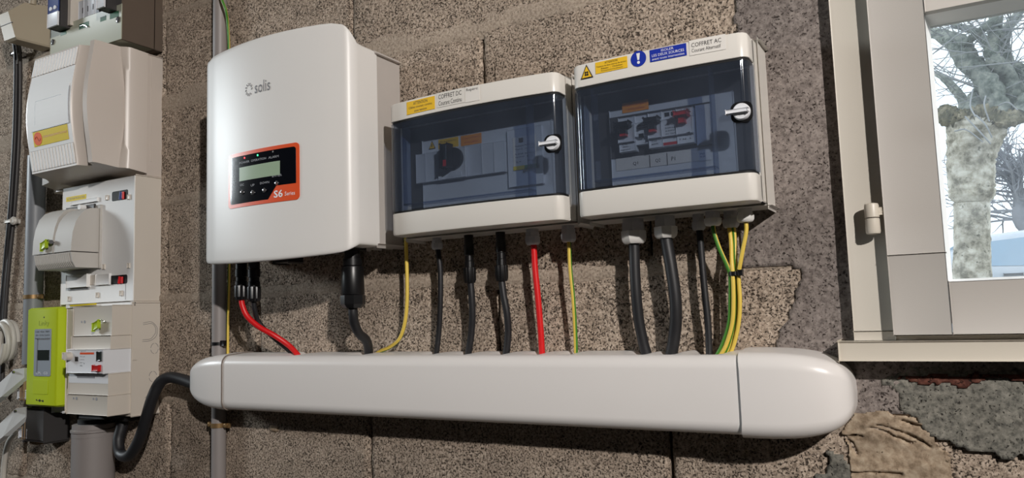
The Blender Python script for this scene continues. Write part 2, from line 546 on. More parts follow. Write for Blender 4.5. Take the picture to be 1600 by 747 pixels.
def heightfield(name, mat, parent, x0, x1, z0, z1, step, func, keep=None, skirt=0.02):
    """relief sheet standing d = func(X, Z) out of the wall; skirt closes it back into the wall"""
    nx = max(2, int(round((x1 - x0) / step))) + 1; nz = max(2, int(round((z1 - z0) / step))) + 1
    X, Z = np.meshgrid(np.linspace(x0, x1, nx), np.linspace(z0, z1, nz), indexing='ij')
    Dm = func(X, Z)
    K = keep(X, Z, Dm) if keep is not None else np.ones_like(X, bool)
    vs = np.stack([X, -Dm, Z], -1).reshape(-1, 3)
    idx = np.arange(nx * nz).reshape(nx, nz)
    q = np.stack([idx[:-1, :-1], idx[1:, :-1], idx[1:, 1:], idx[:-1, 1:]], -1).reshape(-1, 4)
    kk = K.reshape(-1)
    q = q[kk[q].any(1)]
    mb = MB()
    used = np.unique(q); remap = -np.ones(nx * nz, int); remap[used] = np.arange(len(used))
    mb.v = [tuple(v) for v in vs[used]]; mb.f = [tuple(r) for r in remap[q].tolist()]; mb.mi = [0] * len(mb.f)
    if skirt and keep is None:
        border = list(idx[:, 0]) + list(idx[-1, 1:]) + list(idx[::-1, -1][1:]) + list(idx[0, ::-1][1:-1])
        n = len(border); k = len(mb.v)
        mb.v += [(vs[b][0], skirt, vs[b][2]) for b in border]
        for i in range(n):
            j = (i + 1) % n
            mb.f.append((int(remap[border[i]]), int(remap[border[j]]), k + j, k + i)); mb.mi.append(0)
    return mb.build(name, mat, parent, angle=80)


# ================================================================ SETTING: the block wall
def pip(X, Z, poly):
    ins = np.zeros(X.shape, bool)
    n = len(poly)
    for i in range(n):
        x1, z1 = poly[i]; x2, z2 = poly[(i + 1) % n]
        if z1 == z2:
            continue
        c = ((z1 > Z) != (z2 > Z)) & (X < (x2 - x1) * (Z - z1) / (z2 - z1) + x1)
        ins ^= c
    return ins


wall = MB()
HX0, HX1, HZ0, HZ1 = -0.050, 0.56, -0.060, 0.44         # window opening in the wall
for (a, b, c, d) in ((-5.4, HX0, -1.45, 1.3), (HX1, 2.2, -1.45, 1.3), (HX0, HX1, HZ1, 1.3), (HX0, HX1, -1.45, HZ0)):
    wall.box(a, b, -0.20, -0.013, c, d)
WALL = structure(wall.build('wall_back', 'dark_core', None, smooth=False))

rows = [(-0.55, -0.35, -0.598), (-0.35, -0.15, -0.852), (-0.15, 0.05, -0.598), (0.05, 0.25, -0.865), (0.25, 0.45, -0.609), (0.45, 0.65, -0.879), (0.65, 0.85, -0.609), (0.85, 1.05, -0.87)]
PITCH = 0.517
seed = 1
for (za, zb, xo) in rows:
    for k in range(-4, 6):
        xa = xo + k * PITCH; xb = xa + PITCH
        if xb < -2.75 or xa > 1.6:
            continue
        rnd = random.Random(seed); seed += 1
        x0 = xa + 0.0018 + rnd.uniform(0, 0.0012); x1 = xb - 0.0018 - rnd.uniform(0, 0.0012)
        z0 = za + 0.006; z1 = zb - 0.004
        if z1 > HZ0 and z0 < HZ1:                    # beside or in the window opening
            if x1 > HX0 and x0 < HX1:
                if z0 < HZ0 - 0.03 and x0 > HX0 - 0.06:
                    z1 = HZ0 - 0.006
                elif x0 < HX0 - 0.02:
                    x1 = HX0 - 0.002
                elif x1 > HX1 + 0.02:
                    x0 = HX1 + 0.002
                else:
                    continue
        inview = za > -0.4 and zb < 0.9 and x1 > -2.15 and x0 < 0.25
        lean = rnd.uniform(-0.0012, 0.0012); tip = rnd.uniform(-0.0012, 0.0012)

        def relief(X, Z, x0=x0, x1=x1, z0=z0, z1=z1, sd=seed, lean=lean, tip=tip):
            ex = np.minimum(X - x0, x1 - X); ez = np.minimum(Z - z0, z1 - Z)
            D = fbm(X, Z, 55, sd, 3) * 0.0014 + fbm(X, Z, 9, sd + 3, 2) * 0.0016 - 0.0012
            D -= (0.0045 * np.exp(-ex / 0.0028) + 0.0018 * np.exp(-ez / 0.0020)) * (1 + 0.6 * fbm(X, Z, 70, sd + 9, 2))
            D += lean * (X - x0) / (x1 - x0) + tip * (Z - z0) / (z1 - z0)
            return D
        heightfield('concrete_block', 'block_concrete', WALL, x0, x1, z0, z1, 0.0055 if inview else 0.03, relief, skirt=0.016)

# mortar beds between the courses, struck nearly flush; the upper one is smeared up over the blocks
for zj, up, x0, x1 in ((-0.35, 0.008, -2.7, 1.6), (-0.15, 0.010, -2.7, -0.05), (0.05, 0.012, -2.7, HX0), (0.25, 0.012, -2.7, HX0), (0.45, 0.034, -2.7, HX0), (0.65, 0.012, -2.7, 0.9), (0.85, 0.008, -2.7, 0.9)):
    def bed(X, Z, zj=zj, up=up):
        hi = zj + up * (0.75 + 0.55 * fbm(X, Z * 0, 9, int(abs(zj) * 1000) + 5, 3))
        lo = zj - 0.005 + 0.004 * fbm(X, Z * 0, 16, int(abs(zj) * 1000) + 31, 3)
        e = np.minimum(hi - Z, Z - lo)
        return np.clip(e * 0.5, -0.006, 0.0004) + fbm(X, Z, 60, 77, 3) * 0.0012 - 0.0004
    heightfield('mortar_bed', 'bed_mortar', WALL, x0, x1, zj - 0.016, zj + up * 1.5 + 0.008, 0.005, bed, keep=lambda X, Z, D: D > -0.0055)

# grey render around the window opening
GREY = [(-0.2142, 0.75), (-0.2142, 0.40), (-0.2147, 0.3679), (-0.2288, 0.1080), (-0.2261, 0.0452),
        (-0.1677, 0.0434), (-0.1528, 0.0378), (-0.1643, 0.0016), (-0.1799, -0.0259), (-0.1920, -0.0697),
        (-0.1845, -0.1329), (-0.1079, -0.1378), (-0.0334, -0.1350), (0.06, -0.085), (1.2, -0.085), (1.2, 0.75)]


def inhole(X, Z):
    return (X > HX0 - 0.012) & (X < HX1 + 0.012) & (Z > HZ0 - 0.004) & (Z < HZ1 + 0.012)


def grey_h(X, Z):
    wob = 0.007
    m = pip(X + wob * fbm(X, Z, 40, 5, 3), Z + wob * fbm(X, Z, 40, 6, 3), GREY)
    h = 0.0028 + 0.0012 * fbm(X, Z, 14, 8, 3) + 0.0006 * fbm(X, Z, 90, 9, 2)
    return np.where(m, h, -0.012)


heightfield('render_patch', 'grey_render', WALL, -0.30, 0.95, -0.30, 0.75, 0.0045, grey_h, keep=lambda X, Z, D: (D > -0.01) & ~inhole(X, Z))

CRUMB = [(-0.0769, -0.0921), (-0.0391, -0.0806), (1.2, -0.070), (1.2, -0.166), (0.0612, -0.1764), (0.0379, -0.1752), (0.0080, -0.1714),
         (-0.0131, -0.1628), (-0.0344, -0.1481), (-0.0460, -0.1282), (-0.0579, -0.1103)]


CRUMB2 = [(-0.1418, -0.1939), (-0.1321, -0.1797), (-0.1165, -0.1803), (-0.1135, -0.1980), (-0.1176, -0.2355), (-0.1579, -0.2391)]


def crumb_h(X, Z):
    wx = X + 0.010 * fbm(X, Z, 60, 15, 3); wz = Z + 0.008 * fbm(X, Z, 60, 16, 3)
    m = pip(wx, wz, CRUMB) | pip(wx, wz, CRUMB2)
    h = 0.0036 + 0.0014 * fbm(X, Z, 22, 18, 3) + 0.0010 * fbm(X, Z, 110, 19, 2)
    return np.where(m, h, -0.012)


heightfield('cement_patch', 'crumbly_cement', WALL, -0.17, 0.95, -0.28, -0.062, 0.0035, crumb_h, keep=lambda X, Z, D: D > -0.01)

REDS = [(-0.0566, -0.0918), (-0.0232, -0.0856), (1.2, -0.078), (1.2, -0.095), (0.0678, -0.0957), (0.0354, -0.0934), (0.0073, -0.1009), (-0.0308, -0.1002)]


def red_h(X, Z):
    m = pip(X + 0.010 * fbm(X, Z, 70, 25, 3), Z + 0.006 * fbm(X, Z, 70, 26, 3), REDS)
    return np.where(m, 0.0060 + 0.0014 * fbm(X, Z, 60, 28, 3), -0.012)


heightfield('brick_strip', 'red_brick', WALL, -0.10, 0.95, -0.12, -0.06, 0.003, red_h, keep=lambda X, Z, D: D > -0.01)

SAND = [(-0.1162, -0.1758), (-0.1219, -0.1550), (-0.1006, -0.1338), (-0.0728, -0.1291), (-0.0401, -0.1367), (-0.0305, -0.1479),
        (-0.0214, -0.1632), (-0.0124, -0.1783), (-0.0118, -0.2029), (-0.0124, -0.2261), (-0.1204, -0.2357), (-0.1149, -0.1981)]
CRACKS = [[(-0.1223, 0.0000, -0.1611), (-0.1053, 0.0000, -0.1610), (-0.0984, 0.0000, -0.1614)], [(-0.0879, 0.0000, -0.1497), (-0.0713, 0.0000, -0.1549), (-0.0616, 0.0000, -0.1602), (-0.0455, 0.0000, -0.1659), (-0.0356, 0.0000, -0.1640)], [(-0.0809, 0.0000, -0.1472), (-0.0610, 0.0000, -0.1522), (-0.0418, 0.0000, -0.1600), (-0.0263, 0.0000, -0.1692)],
          [(-0.0536, 0.0000, -0.1416), (-0.0440, 0.0000, -0.1456), (-0.0306, 0.0000, -0.1493)], [(-0.1181, 0.0000, -0.1624), (-0.1101, 0.0000, -0.1694), (-0.1055, 0.0000, -0.1826)], [(-0.1339, 0.0000, -0.2055), (-0.0834, 0.0000, -0.2018), (-0.0580, 0.0000, -0.2021)]]


def sand_h(X, Z):
    m = pip(X + 0.008 * fbm(X, Z, 50, 35, 3), Z + 0.008 * fbm(X, Z, 50, 36, 3), SAND)
    h = 0.0030 + 0.0030 * fbm(X * 0.8, Z * 1.4, 24, 38, 3) + 0.0007 * fbm(X, Z, 120, 39, 2)
    wx = X + 0.002 * fbm(X, Z, 90, 41, 2); wz = Z + 0.002 * fbm(X, Z, 90, 42, 2)
    for line in CRACKS:
        for (a, b) in zip(line[:-1], line[1:]):
            ax, az, bx, bz = a[0], a[2], b[0], b[2]
            t = np.clip(((wx - ax) * (bx - ax) + (wz - az) * (bz - az)) / ((bx - ax) ** 2 + (bz - az) ** 2), 0, 1)
            dd = np.hypot(wx - ax - t * (bx - ax), wz - az - t * (bz - az))
            h = h - 0.0048 * np.exp(-(dd / 0.0013) ** 2) + 0.0016 * np.exp(-(((wz - az) - 0.004) / 0.003) ** 2) * np.exp(-(dd / 0.006) ** 2)
    return np.where(m, h, -0.012)


heightfield('sandy_patch', 'sandy_mortar', WALL, -0.14, 0.03, -0.32, -0.10, 0.0017, sand_h, keep=lambda X, Z, D: D > -0.01)

# a dab of spilled mortar stuck to the block under the trunking
dab = (-1.0724, -0.0000, -0.1967)


def dab_h(X, Z):
    r = np.hypot((X - dab[0]) / 0.014, (Z - dab[2]) / 0.006) + 0.35 * fbm(X, Z, 90, 51, 2)
    return np.where(r < 1, 0.0015 + 0.004 * np.clip(1 - r, 0, 1), -0.012)


heightfield('mortar_dab', 'sandy_mortar', WALL, dab[0] - 0.022, dab[0] + 0.022, dab[2] - 0.012, dab[2] + 0.012, 0.0014, dab_h, keep=lambda X, Z, D: D > -0.01)

# the rest of the garage (behind and around the camera)
structure(MB().box(-5.4, 2.2, -0.2, 3.6, -1.55, -1.45).build('floor', 'floor_concrete', None))
structure(MB().box(-5.4, 2.2, -0.2, 3.6, 1.3, 1.4).build('ceiling', 'room_plaster', None))
structure(MB().box(-5.5, -5.4, -0.2, 3.6, -1.45, 1.3).build('wall_left', 'room_plaster', None))
structure(MB().box(2.2, 2.3, -0.2, 3.6, -1.45, 1.3).build('wall_right', 'room_plaster', None))
structure(MB().box(-5.4, 2.2, 3.5, 3.6, -1.45, 1.3).build('wall_front', 'room_plaster', None))

# ---------------------------------------------------------------- the window
WIN = thing('window_1', 'cream painted wooden casement window with a hinge, right of the boxes', 'window')
del WIN['category']; structure(WIN)
FX0, FX1, FZ0, FZ1 = -0.096, 0.61, -0.0475, 0.485
MB().box(FX0, -0.052, -0.05, 0.020, FZ0 + 0.0110, FZ1, 0.0015).build('frame_post', 'paint_cream', WIN)
MB().box(FX0 - 0.0002, -0.052, -0.05, 0.0202, FZ0, FZ0 + 0.0102, 0.0008).build('frame_block', 'paint_cream', WIN)
MB().box(0.566, FX1, -0.05, 0.020, FZ0, FZ1, 0.0015).build('frame_post', 'paint_cream', WIN)
MB().box(-0.052, 0.566, -0.05, 0.020, 0.442, FZ1, 0.0015).build('frame_head', 'paint_cream', WIN)
MB().box(-0.052, 0.566, -0.05, 0.020, FZ0, -0.0425, 0.0012).build('frame_foot', 'paint_cream', WIN)
MB().box(-0.060, 0.566, -0.05, 0.008, FZ0 + 0.004, -0.0405, 0.0008).build('frame_rebate', 'paint_cream', WIN)
MB().box(-0.062, -0.050, -0.05, 0.008, FZ0 + 0.004, 0.445, 0.0008).build('frame_rebate', 'paint_cream', WIN)
SILL = MB().box(-0.112, 0.66, -0.02, 0.040, -0.0700, -0.0480, 0.0022, 3).build('sill', 'paint_sill', WIN)
SX0, SX1 = -0.0535, 0.0045                # sash stile; the pane starts at SX1
ST = 0.036
zc = 0.0491
MB().box(SX0, SX1, 0.003, ST, zc + 0.0003, 0.438, 0.0012).build('sash_stile', 'paint_sash', WIN)
MB().box(SX0, SX1, 0.003, ST - 0.0002, -0.0410, zc - 0.0003, 0.0012).build('sash_stile', 'paint_sash', WIN)
MB().box(SX1 + 0.0006, 0.50, 0.003, ST - 0.0003, -0.0410, 0.0165, 0.0012).build('sash_rail', 'paint_sash', WIN)
MB().box(SX1 + 0.0006, 0.50, 0.003, ST - 0.0003, 0.3235, 0.438, 0.0012).build('sash_rail', 'paint_sash', WIN)
MB().box(0.50, 0.562, 0.003, ST, -0.0410, 0.438, 0.0012).build('sash_stile', 'paint_sash', WIN)
# thin glazing rebate behind the sash face and the beads round the pane
for (a, b, c, d) in ((SX0 + 0.02, SX1 - 0.0006, -0.03, 0.43), (0.503, 0.55, -0.03, 0.43), (SX1, 0.503, -0.03, 0.0155), (SX1, 0.503, 0.3245, 0.43)):
    MB().box(a, b, -0.030, 0.0028, c, d, 0.0008).build('sash_rebate', 'paint_sash', WIN)
bw = 0.0050
for (x0_, x1_) in ((SX1 - 0.0005, SX1 + bw), (0.5005, 0.5 - bw)):          # sloping putty beads, left and right
    MB().prism_z([(x0_, 0.030), (x1_, -0.0085), (x0_, -0.0085)], 0.0160, 0.3240).build('glazing_bead', 'daylit_bead', WIN)
for (z0_, z1_) in ((0.0160, 0.0160 + bw * 0.8), (0.3240, 0.3240 - bw * 0.8)):
    MB().prism_x([(0.030, z0_), (-0.0085, z1_), (-0.0085, z0_)], SX1, 0.5).build('glazing_bead', 'daylit_bead', WIN)
MB().box(SX1 - 0.001, 0.504, -0.0125, -0.0095, 0.0145, 0.3255).build('pane', 'window_glass', WIN)
# hinge: two painted knuckles with a gap between, and the leaf going to the sash
hx, hd = -0.0659, 0.034
hz0, hz1 = 0.0750, 0.1107
hm = 0.0936
H = MB().lathe((hx, -hd, hm + 0.0004), (0, 0, 1), [(0, 0.0074), (0.0005, 0.0078), (hz1 - hm - 0.0035, 0.0080), (hz1 - hm - 0.001, 0.0072), (hz1 - hm, 0.004)]).build('hinge', 'paint_sill', WIN)
MB().lathe((hx, -hd, hm - 0.0006), (0, 0, -1), [(0, 0.0074), (0.0005, 0.0078), (hm - hz0 - 0.0035, 0.0080), (hm - hz0 - 0.001, 0.0072), (hm - hz0, 0.004)]).build('knuckle', 'paint_sill', H)
MB().cyl((hx, -hd, hm - 0.001), (hx, -hd, hm + 0.001), 0.0062).build('pin', 'crack_dark', H)
MB().box(hx + 0.004, SX0 + 0.004, 0.031, 0.0352, hm + 0.003, hm + 0.012, 0.0008).build('hinge_leaf', 'paint_sill', H)
MB().cyl((hx - 0.001, -0.019, hm - 0.008), (hx - 0.001, -0.030, hm - 0.008), 0.003).build('hinge_leaf', 'paint_sill', H)

# ================================================================ OUTSIDE
structure(MB().box(-14, 16, -60, -0.25, -0.85, -0.72).build('ground', 'gravel', None))


def limb(pts, radii, seedn, n=12, sm=6, rough=0.12):
    """knobbly branch: a tube whose radius wanders"""
    path = catmull(pts, sm); m = len(path)
    rs = np.interp(np.linspace(0, 1, m), np.linspace(0, 1, len(radii)), radii)
    rnd = random.Random(seedn)
    mb = MB(); u = None; rings = []
    for k, p in enumerate(path):
        t = (path[min(k + 1, m - 1)] - path[max(k - 1, 0)]).normalized()
        u = t.orthogonal().normalized() if u is None else (u - t * u.dot(t)).normalized()
        w = t.cross(u)
        rings.append([p + (u * math.cos(2 * math.pi * i / n) + w * math.sin(2 * math.pi * i / n)) * rs[k] * (1 + rough * rnd.uniform(-1, 1)) for i in range(n)])
    mb.rings(rings)
    return mb


TREE = thing('pollarded_tree', 'mossy pollarded tree with knuckled bare branches just outside the window', 'tree', (0.16, 5.0, -0.72))
limb([(0.17, 5.0, -0.74), (0.165, 5.0, -0.4), (0.1727, 5.0000, 0.1402), (0.1897, 5.0000, 0.3564), (0.2071, 5.0000, 0.6263)], [0.17, 0.135, 0.115, 0.110, 0.108], 3, 20, 10, 0.03).build('trunk', 'trunk_bark', TREE, 60)
limb([(0.2071, 5.0000, 0.6263), (0.2112, 5.0000, 0.6787), (0.2185, 5.0000, 0.7705), (0.2268, 5.0000, 0.9244), (0.2513, 5.0000, 1.0455), (0.2774, 5.0000, 1.1395), (0.3017, 5.0000, 1.2114)], [0.10, 0.138, 0.140, 0.146, 0.165, 0.185, 0.14], 4, 20, 8, 0.045).build('trunk', 'trunk_bark', TREE, 60)
limb([(0.0875, 5.0000, 1.2954), (0.1178, 4.9500, 1.2391), (0.2007, 4.9000, 1.1932), (0.3115, 4.9000, 1.1933), (0.4165, 4.9000, 1.1507), (0.5512, 5.0000, 1.1937)], [0.04, 0.062, 0.055, 0.075, 0.06, 0.04], 5, 14, 10, 0.38).build('branch_knuckle', 'moss', TREE, 60)
limbs = [
    ([(0.4049, 5.0000, 1.1643), (0.4064, 5.0000, 1.2743), (0.3789, 5.0000, 1.3900), (0.3322, 5.0500, 1.5279), (0.2597, 5.1000, 1.6561), (0.2235, 5.1500, 1.7802), (0.1458, 5.3000, 1.9039), (0.0022, 5.6000, 2.0731)], [0.085, 0.075, 0.075, 0.07, 0.078, 0.072, 0.05, 0.03]),
    ([(0.5257, 5.1000, 1.2324), (0.5149, 5.1000, 1.3678), (0.4978, 5.1000, 1.4739), (0.4230, 5.0000, 1.5734), (0.4006, 5.0000, 1.6629), (0.4269, 5.0000, 1.7607), (0.4473, 5.0000, 1.8776), (0.4426, 5.0000, 2.0958)], [0.08, 0.07, 0.055, 0.05, 0.045, 0.042, 0.04, 0.03]),
    ([(0.5870, 5.2000, 1.3566), (0.5809, 5.2000, 1.5068), (0.5103, 5.2000, 1.5978), (0.4864, 5.2000, 1.7219), (0.5193, 5.2000, 1.8487), (0.6078, 5.3000, 1.9775), (0.6524, 5.3000, 2.1540)], [0.07, 0.06, 0.045, 0.042, 0.035, 0.03, 0.02]),
    ([(0.2440, 5.1000, 1.7518), (0.3047, 5.0000, 1.7733), (0.3777, 4.9000, 1.7981), (0.4477, 4.9000, 1.8534)], [0.03, 0.026, 0.024, 0.02]),
    ([(0.4006, 5.0000, 1.6629), (0.3745, 5.2000, 1.8010), (0.3236, 5.3000, 1.9089), (0.2115, 5.4000, 2.0040)], [0.036, 0.03, 0.028, 0.02]),
    ([(0.2211, 5.3000, 1.3108), (0.2251, 5.4000, 1.4420), (0.1707, 5.5000, 1.5729), (0.1118, 5.6000, 1.6837), (0.0437, 5.8000, 1.7899)], [0.04, 0.035, 0.03, 0.024, 0.015]),
    ([(0.2614, 5.0000, 1.2223), (0.2969, 5.2000, 1.4067), (0.3089, 5.2000, 1.4602)], [0.07, 0.045, 0.02]),
    ([(0.5512, 5.0000, 1.1937), (0.6411, 5.0000, 1.3435), (0.7241, 5.0000, 1.5881), (0.7867, 5.0000, 1.9228)], [0.09, 0.07, 0.06, 0.04]),
]
for i, (pts, rd) in enumerate(limbs):
    limb(pts, rd, 20 + i, 10, 6, 0.16).build('branch', 'bark', TREE, 60)
rt = random.Random(11)
tw = MB()


def twig(p, d, L, r, depth):
    pts = [p]; dd = d.copy()
    for k in range(4):
        dd = (dd + Vector((rt.uniform(-1, 1), rt.uniform(-1, 1), rt.uniform(-0.6, 1.0))) * 0.28).normalized()
        pts.append(pts[-1] + dd * L / 4)
    tw.tube(pts, lambda t: r * (1 - 0.6 * t), 5, 2)
    if depth:
        for _ in range(3):
            twig(pts[rt.randint(1, 4)], (dd + Vector((rt.uniform(-1, 1), rt.uniform(-1, 1), rt.uniform(-1, 1))) * 0.9).normalized(), L * rt.uniform(0.4, 0.7), r * 0.6, depth - 1)


for (pts, rd) in limbs:
    path = catmull(pts, 4)
    for p in path[6:]:
        for _ in range(1):
            if rt.random() < 0.9:
                twig(p, Vector((rt.uniform(-1, 1), rt.uniform(-0.8, 0.8), rt.uniform(-0.4, 1))).normalized(), rt.uniform(0.35, 0.95), rt.uniform(0.0025, 0.006), 1)
o = tw.build('twigs', 'twig', TREE, smooth=False); o['kind'] = 'stuff'
# pale shoots that spring from the knuckle
for a, b, c in (((0.2095, 4.8000, 1.1884), (0.2759, 4.7000, 1.0596), (0.3318, 4.7000, 0.9675)), ((0.2713, 4.8000, 1.1872), (0.3140, 4.7000, 1.0960), (0.3420, 4.7000, 1.0078)), ((0.1436, 4.8000, 1.0986), (0.2061, 4.7000, 1.0785), (0.2912, 4.7000, 0.9858)),
                ((0.3347, 4.8000, 1.3061), (0.3170, 4.7000, 1.2221), (0.3365, 4.7000, 1.1135)), ((0.2714, 4.9000, 1.3847), (0.2440, 4.8000, 1.2566), (0.2624, 4.7000, 1.1589)), ((0.3998, 4.8000, 1.2307), (0.4457, 4.7000, 1.2216), (0.4923, 4.7000, 1.1639))):
    sh = MB().tube([a, b, c], 0.0048, 6, 6).build('shoot', 'twig', TREE)

FAR = thing('bare_tree', 'smaller bare tree standing far behind the white car', 'tree', (2.2, 15.0, -0.72))
bx, by = 1.3288, 15.0
limb([(bx + 0.3, by, -0.74), (bx + 0.25, by, 0.8), (1.2917, 15.0000, 1.2319), (1.2632, 15.0000, 1.5761), (1.2721, 15.0000, 1.9185), (1.2792, 15.0000, 2.2395)], [0.25, 0.2, 0.13, 0.10, 0.06, 0.03], 40, 10, 4, 0.1).build('trunk', 'far_bark', FAR)
tw = MB()
for p in catmull([(1.3104, 15.0000, 1.2303), (1.2801, 15.0000, 1.5516), (1.2721, 15.0000, 1.9185), (1.2764, 15.0000, 2.2053)], 7):
    for _ in range(3):
        twig(p, Vector((rt.uniform(-1, 0.8), rt.uniform(-0.5, 0.5), rt.uniform(-0.1, 1))).normalized(), rt.uniform(0.5, 1.2), rt.uniform(0.012, 0.03), 2)
o = tw.build('twigs', 'far_bark', FAR, smooth=False); o['kind'] = 'stuff'

# clipped hedge far behind: leafy lumps
hd_ = MB()
for k in range(200):
    hx_ = rt.uniform(-2.0, 3.4); hz_ = -0.72 + rt.uniform(0.2, 1.0) + (0.75 if hx_ < 0.62 else 0.0) * rt.random()
    prof = [(-0.3, 0.02), (-0.22, 0.2), (0, 0.32), (0.2, 0.22), (0.3, 0.02)]
    hd_.lathe((hx_, 18 + rt.uniform(-0.4, 0.4), hz_), (rt.uniform(-0.3, 0.3), rt.uniform(-0.3, 0.3), 1), [(h * 0.6, r * 0.55 * rt.uniform(0.6, 1.4)) for h, r in prof], 7)
o = tag(hd_.build('hedge', 'hedge_leaf', None, smooth=False), 'dull green hedge in the far distance, low beside the tree trunk', 'hedge'); o['kind'] = 'stuff'

# ---------------------------------------------------------------- white parked car
CAR = thing('car', 'white parked car seen through the window behind the tree trunk', 'car', (1.66, 9.9, -0.72))
cg = -0.72


def cx(u):
    return 3.66 - u


def station(u, zb, zbelt, zt, wb, wt):
    """half section ring: sill, belt and top with rounded shoulders"""
    y0 = 9.9
    hw = wb
    pts = [(-hw * 0.92, zb), (-hw, zb + 0.10), (-hw * 1.0, zbelt - 0.12), (-hw * 0.985, zbelt), (-wt, zt - 0.06), (-wt * 0.86, zt), (0, zt + 0.012),
           (wt * 0.86, zt), (wt, zt - 0.06), (hw * 0.985, zbelt), (hw, zbelt - 0.12), (hw, zb + 0.10), (hw * 0.92, zb)]
    return [(cx(u), y0 + a, cg + z) for a, z in pts]


body = MB()
sec = [(0.0, 0.32, 0.58, 0.6, 0.55, 0.5), (0.08, 0.24, 0.63, 0.7, 0.74, 0.66), (0.3, 0.22, 0.69, 0.78, 0.82, 0.74), (0.75, 0.22, 0.75, 0.87, 0.85, 0.78), (1.1, 0.22, 0.88, 0.94, 0.86, 0.78), (1.45, 0.22, 0.94, 1.17, 0.86, 0.68), (1.8, 0.22, 0.97, 1.38, 0.86, 0.6), (2.15, 0.22, 0.99, 1.45, 0.86, 0.58), (2.7, 0.22, 1.01, 1.46, 0.86, 0.57), (3.2, 0.22, 1.03, 1.42, 0.86, 0.56), (3.6, 0.24, 1.05, 1.28, 0.85, 0.57), (3.85, 0.28, 1.06, 1.08, 0.8, 0.62), (3.98, 0.36, 0.83, 0.9, 0.7, 0.62)]
body.rings([station(*q) for q in sec])
body.build('car_body', 'car_paint', CAR, 50)
# side windows as panes let slightly proud of the cabin side, front and rear
for sgn in (-1, 1):
    def sidept(u, k):
        us = [q[0] for q in sec]
        zbelt = np.interp(u, us, [q[2] for q in sec]); zt = np.interp(u, us, [q[3] for q in sec]) - 0.075
        wb = np.interp(u, us, [q[4] for q in sec]) * 0.985; wt = np.interp(u, us, [q[5] for q in sec])
        z = zbelt + 0.02 + k * (zt - zbelt - 0.02)
        w = wb + (wt - wb) * (z - zbelt) / max(zt + 0.015 - zbelt, 0.05)
        return (cx(u), 9.9 + sgn * (w + 0.008), cg + z)
    for nm, u0, u1 in (('side_window', 1.52, 2.38), ('side_window', 2.44, 3.30)):
        g = MB(); n = 8
        r0 = [sidept(u0 + (u1 - u0) * i / n, 0.0) for i in range(n + 1)] + [sidept(u1 - (u1 - u0) * i / n, 0.97) for i in range(n + 1)]
        r1 = [(p[0], p[1] - sgn * 0.02, p[2]) for p in r0]
        g.rings([r0, r1]); g.build(nm, 'car_glass', CAR)
    for u in (2.00, 2.98):
        MB().box(cx(u) - 0.09, cx(u) + 0.09, -(9.9 + sgn * 0.872) - 0.012, -(9.9 + sgn * 0.872) + 0.012, cg + 0.93, cg + 0.955, 0.006).build('door_handle', 'car_trim', CAR)
    MB().box(cx(1.66), cx(1.50), -(9.9 + sgn * 0.95) - 0.06, -(9.9 + sgn * 0.95) + 0.06, cg + 1.0, cg + 1.12, 0.03).build('mirror', 'car_paint', CAR)
    for u in (0.72, 3.22):
        w = MB().lathe((cx(u), 9.9 + sgn * 0.66, cg + 0.30), (0, sgn, 0), [(0, 0.24), (0.02, 0.29), (0.17, 0.29), (0.20, 0.25), (0.21, 0.19)], 28).build('wheel', 'tyre', CAR)
        MB().lathe((cx(u), 9.9 + sgn * 0.85, cg + 0.30), (0, sgn, 0), [(0, 0.20), (0.025, 0.19), (0.035, 0.08), (0.045, 0.05)], 20).build('hubcap', 'hub_silver', w)
ws = MB(); r0 = [(cx(1.16), 9.9 - 0.70, cg + 0.985), (cx(1.16), 9.9 + 0.70, cg + 0.985), (cx(1.84), 9.9 + 0.52, cg + 1.415), (cx(1.84), 9.9 - 0.52, cg + 1.415)]
ws.rings([r0, [(p[0] + 0.02, p[1], p[2] + 0.03) for p in r0]]); ws.build('windshield', 'car_glass', CAR)
rw = MB(); r0 = [(cx(3.30), 9.9 - 0.5, cg + 1.39), (cx(3.30), 9.9 + 0.5, cg + 1.39), (cx(3.80), 9.9 + 0.56, cg + 1.13), (cx(3.80), 9.9 - 0.56, cg + 1.13)]
rw.rings([r0, [(p[0] - 0.02, p[1], p[2] + 0.03) for p in r0]]); rw.build('rear_window', 'car_glass', CAR)


# ================================================================ THE INVERTER
IX0 = -1.1028; IXR = -0.767
IZT, IZB = 0.4265, 0.109
IC = (IX0 + IXR) / 2; IHW = (IXR - IX0) / 2
INV = thing('solar_inverter', 'white wall mounted solar inverter with bowed front and orange edged display panel', 'inverter', (IC, 0, IZB))


def inv_d(x, z=0):
    u = (x - IC) / IHW
    return 0.131 + 0.021 * (1 - min(1.0, u * u))


def inv_ring(t):
    """plan outline of the cover, from the left rear to the right rear; t shrinks it for the rounded rim"""
    pts = []
    r = 0.016
    L, R_ = IX0 + t, IXR - t
    for d in (0.067, 0.085, 0.100, 0.112):
        pts.append((L, d))
    for k in range(6):
        a = math.pi / 2 * k / 5
        pts.append((L + r * (1 - math.cos(a)), 0.114 + r * math.sin(a) + 0.003 * math.sin(a)))
    n = 18
    for k in range(1, n):
        x = IX0 + r + (IXR - IX0 - 2 * r) * k / n
        pts.append((min(max(x, L + r * 0.9), R_ - r * 0.9), inv_d(x) + 0.0005 - t * 0.6))
    for k in range(5, -1, -1):
        a = math.pi / 2 * k / 5
        pts.append((R_ - r * (1 - math.cos(a)), 0.114 + r * math.sin(a) + 0.003 * math.sin(a)))
    for d in (0.112, 0.100, 0.085, 0.067):
        pts.append((R_, d))
    return pts


def sstep(a, b, v):
    t = min(1.0, max(0.0, (v - a) / (b - a)))
    return t * t * (3 - 2 * t)


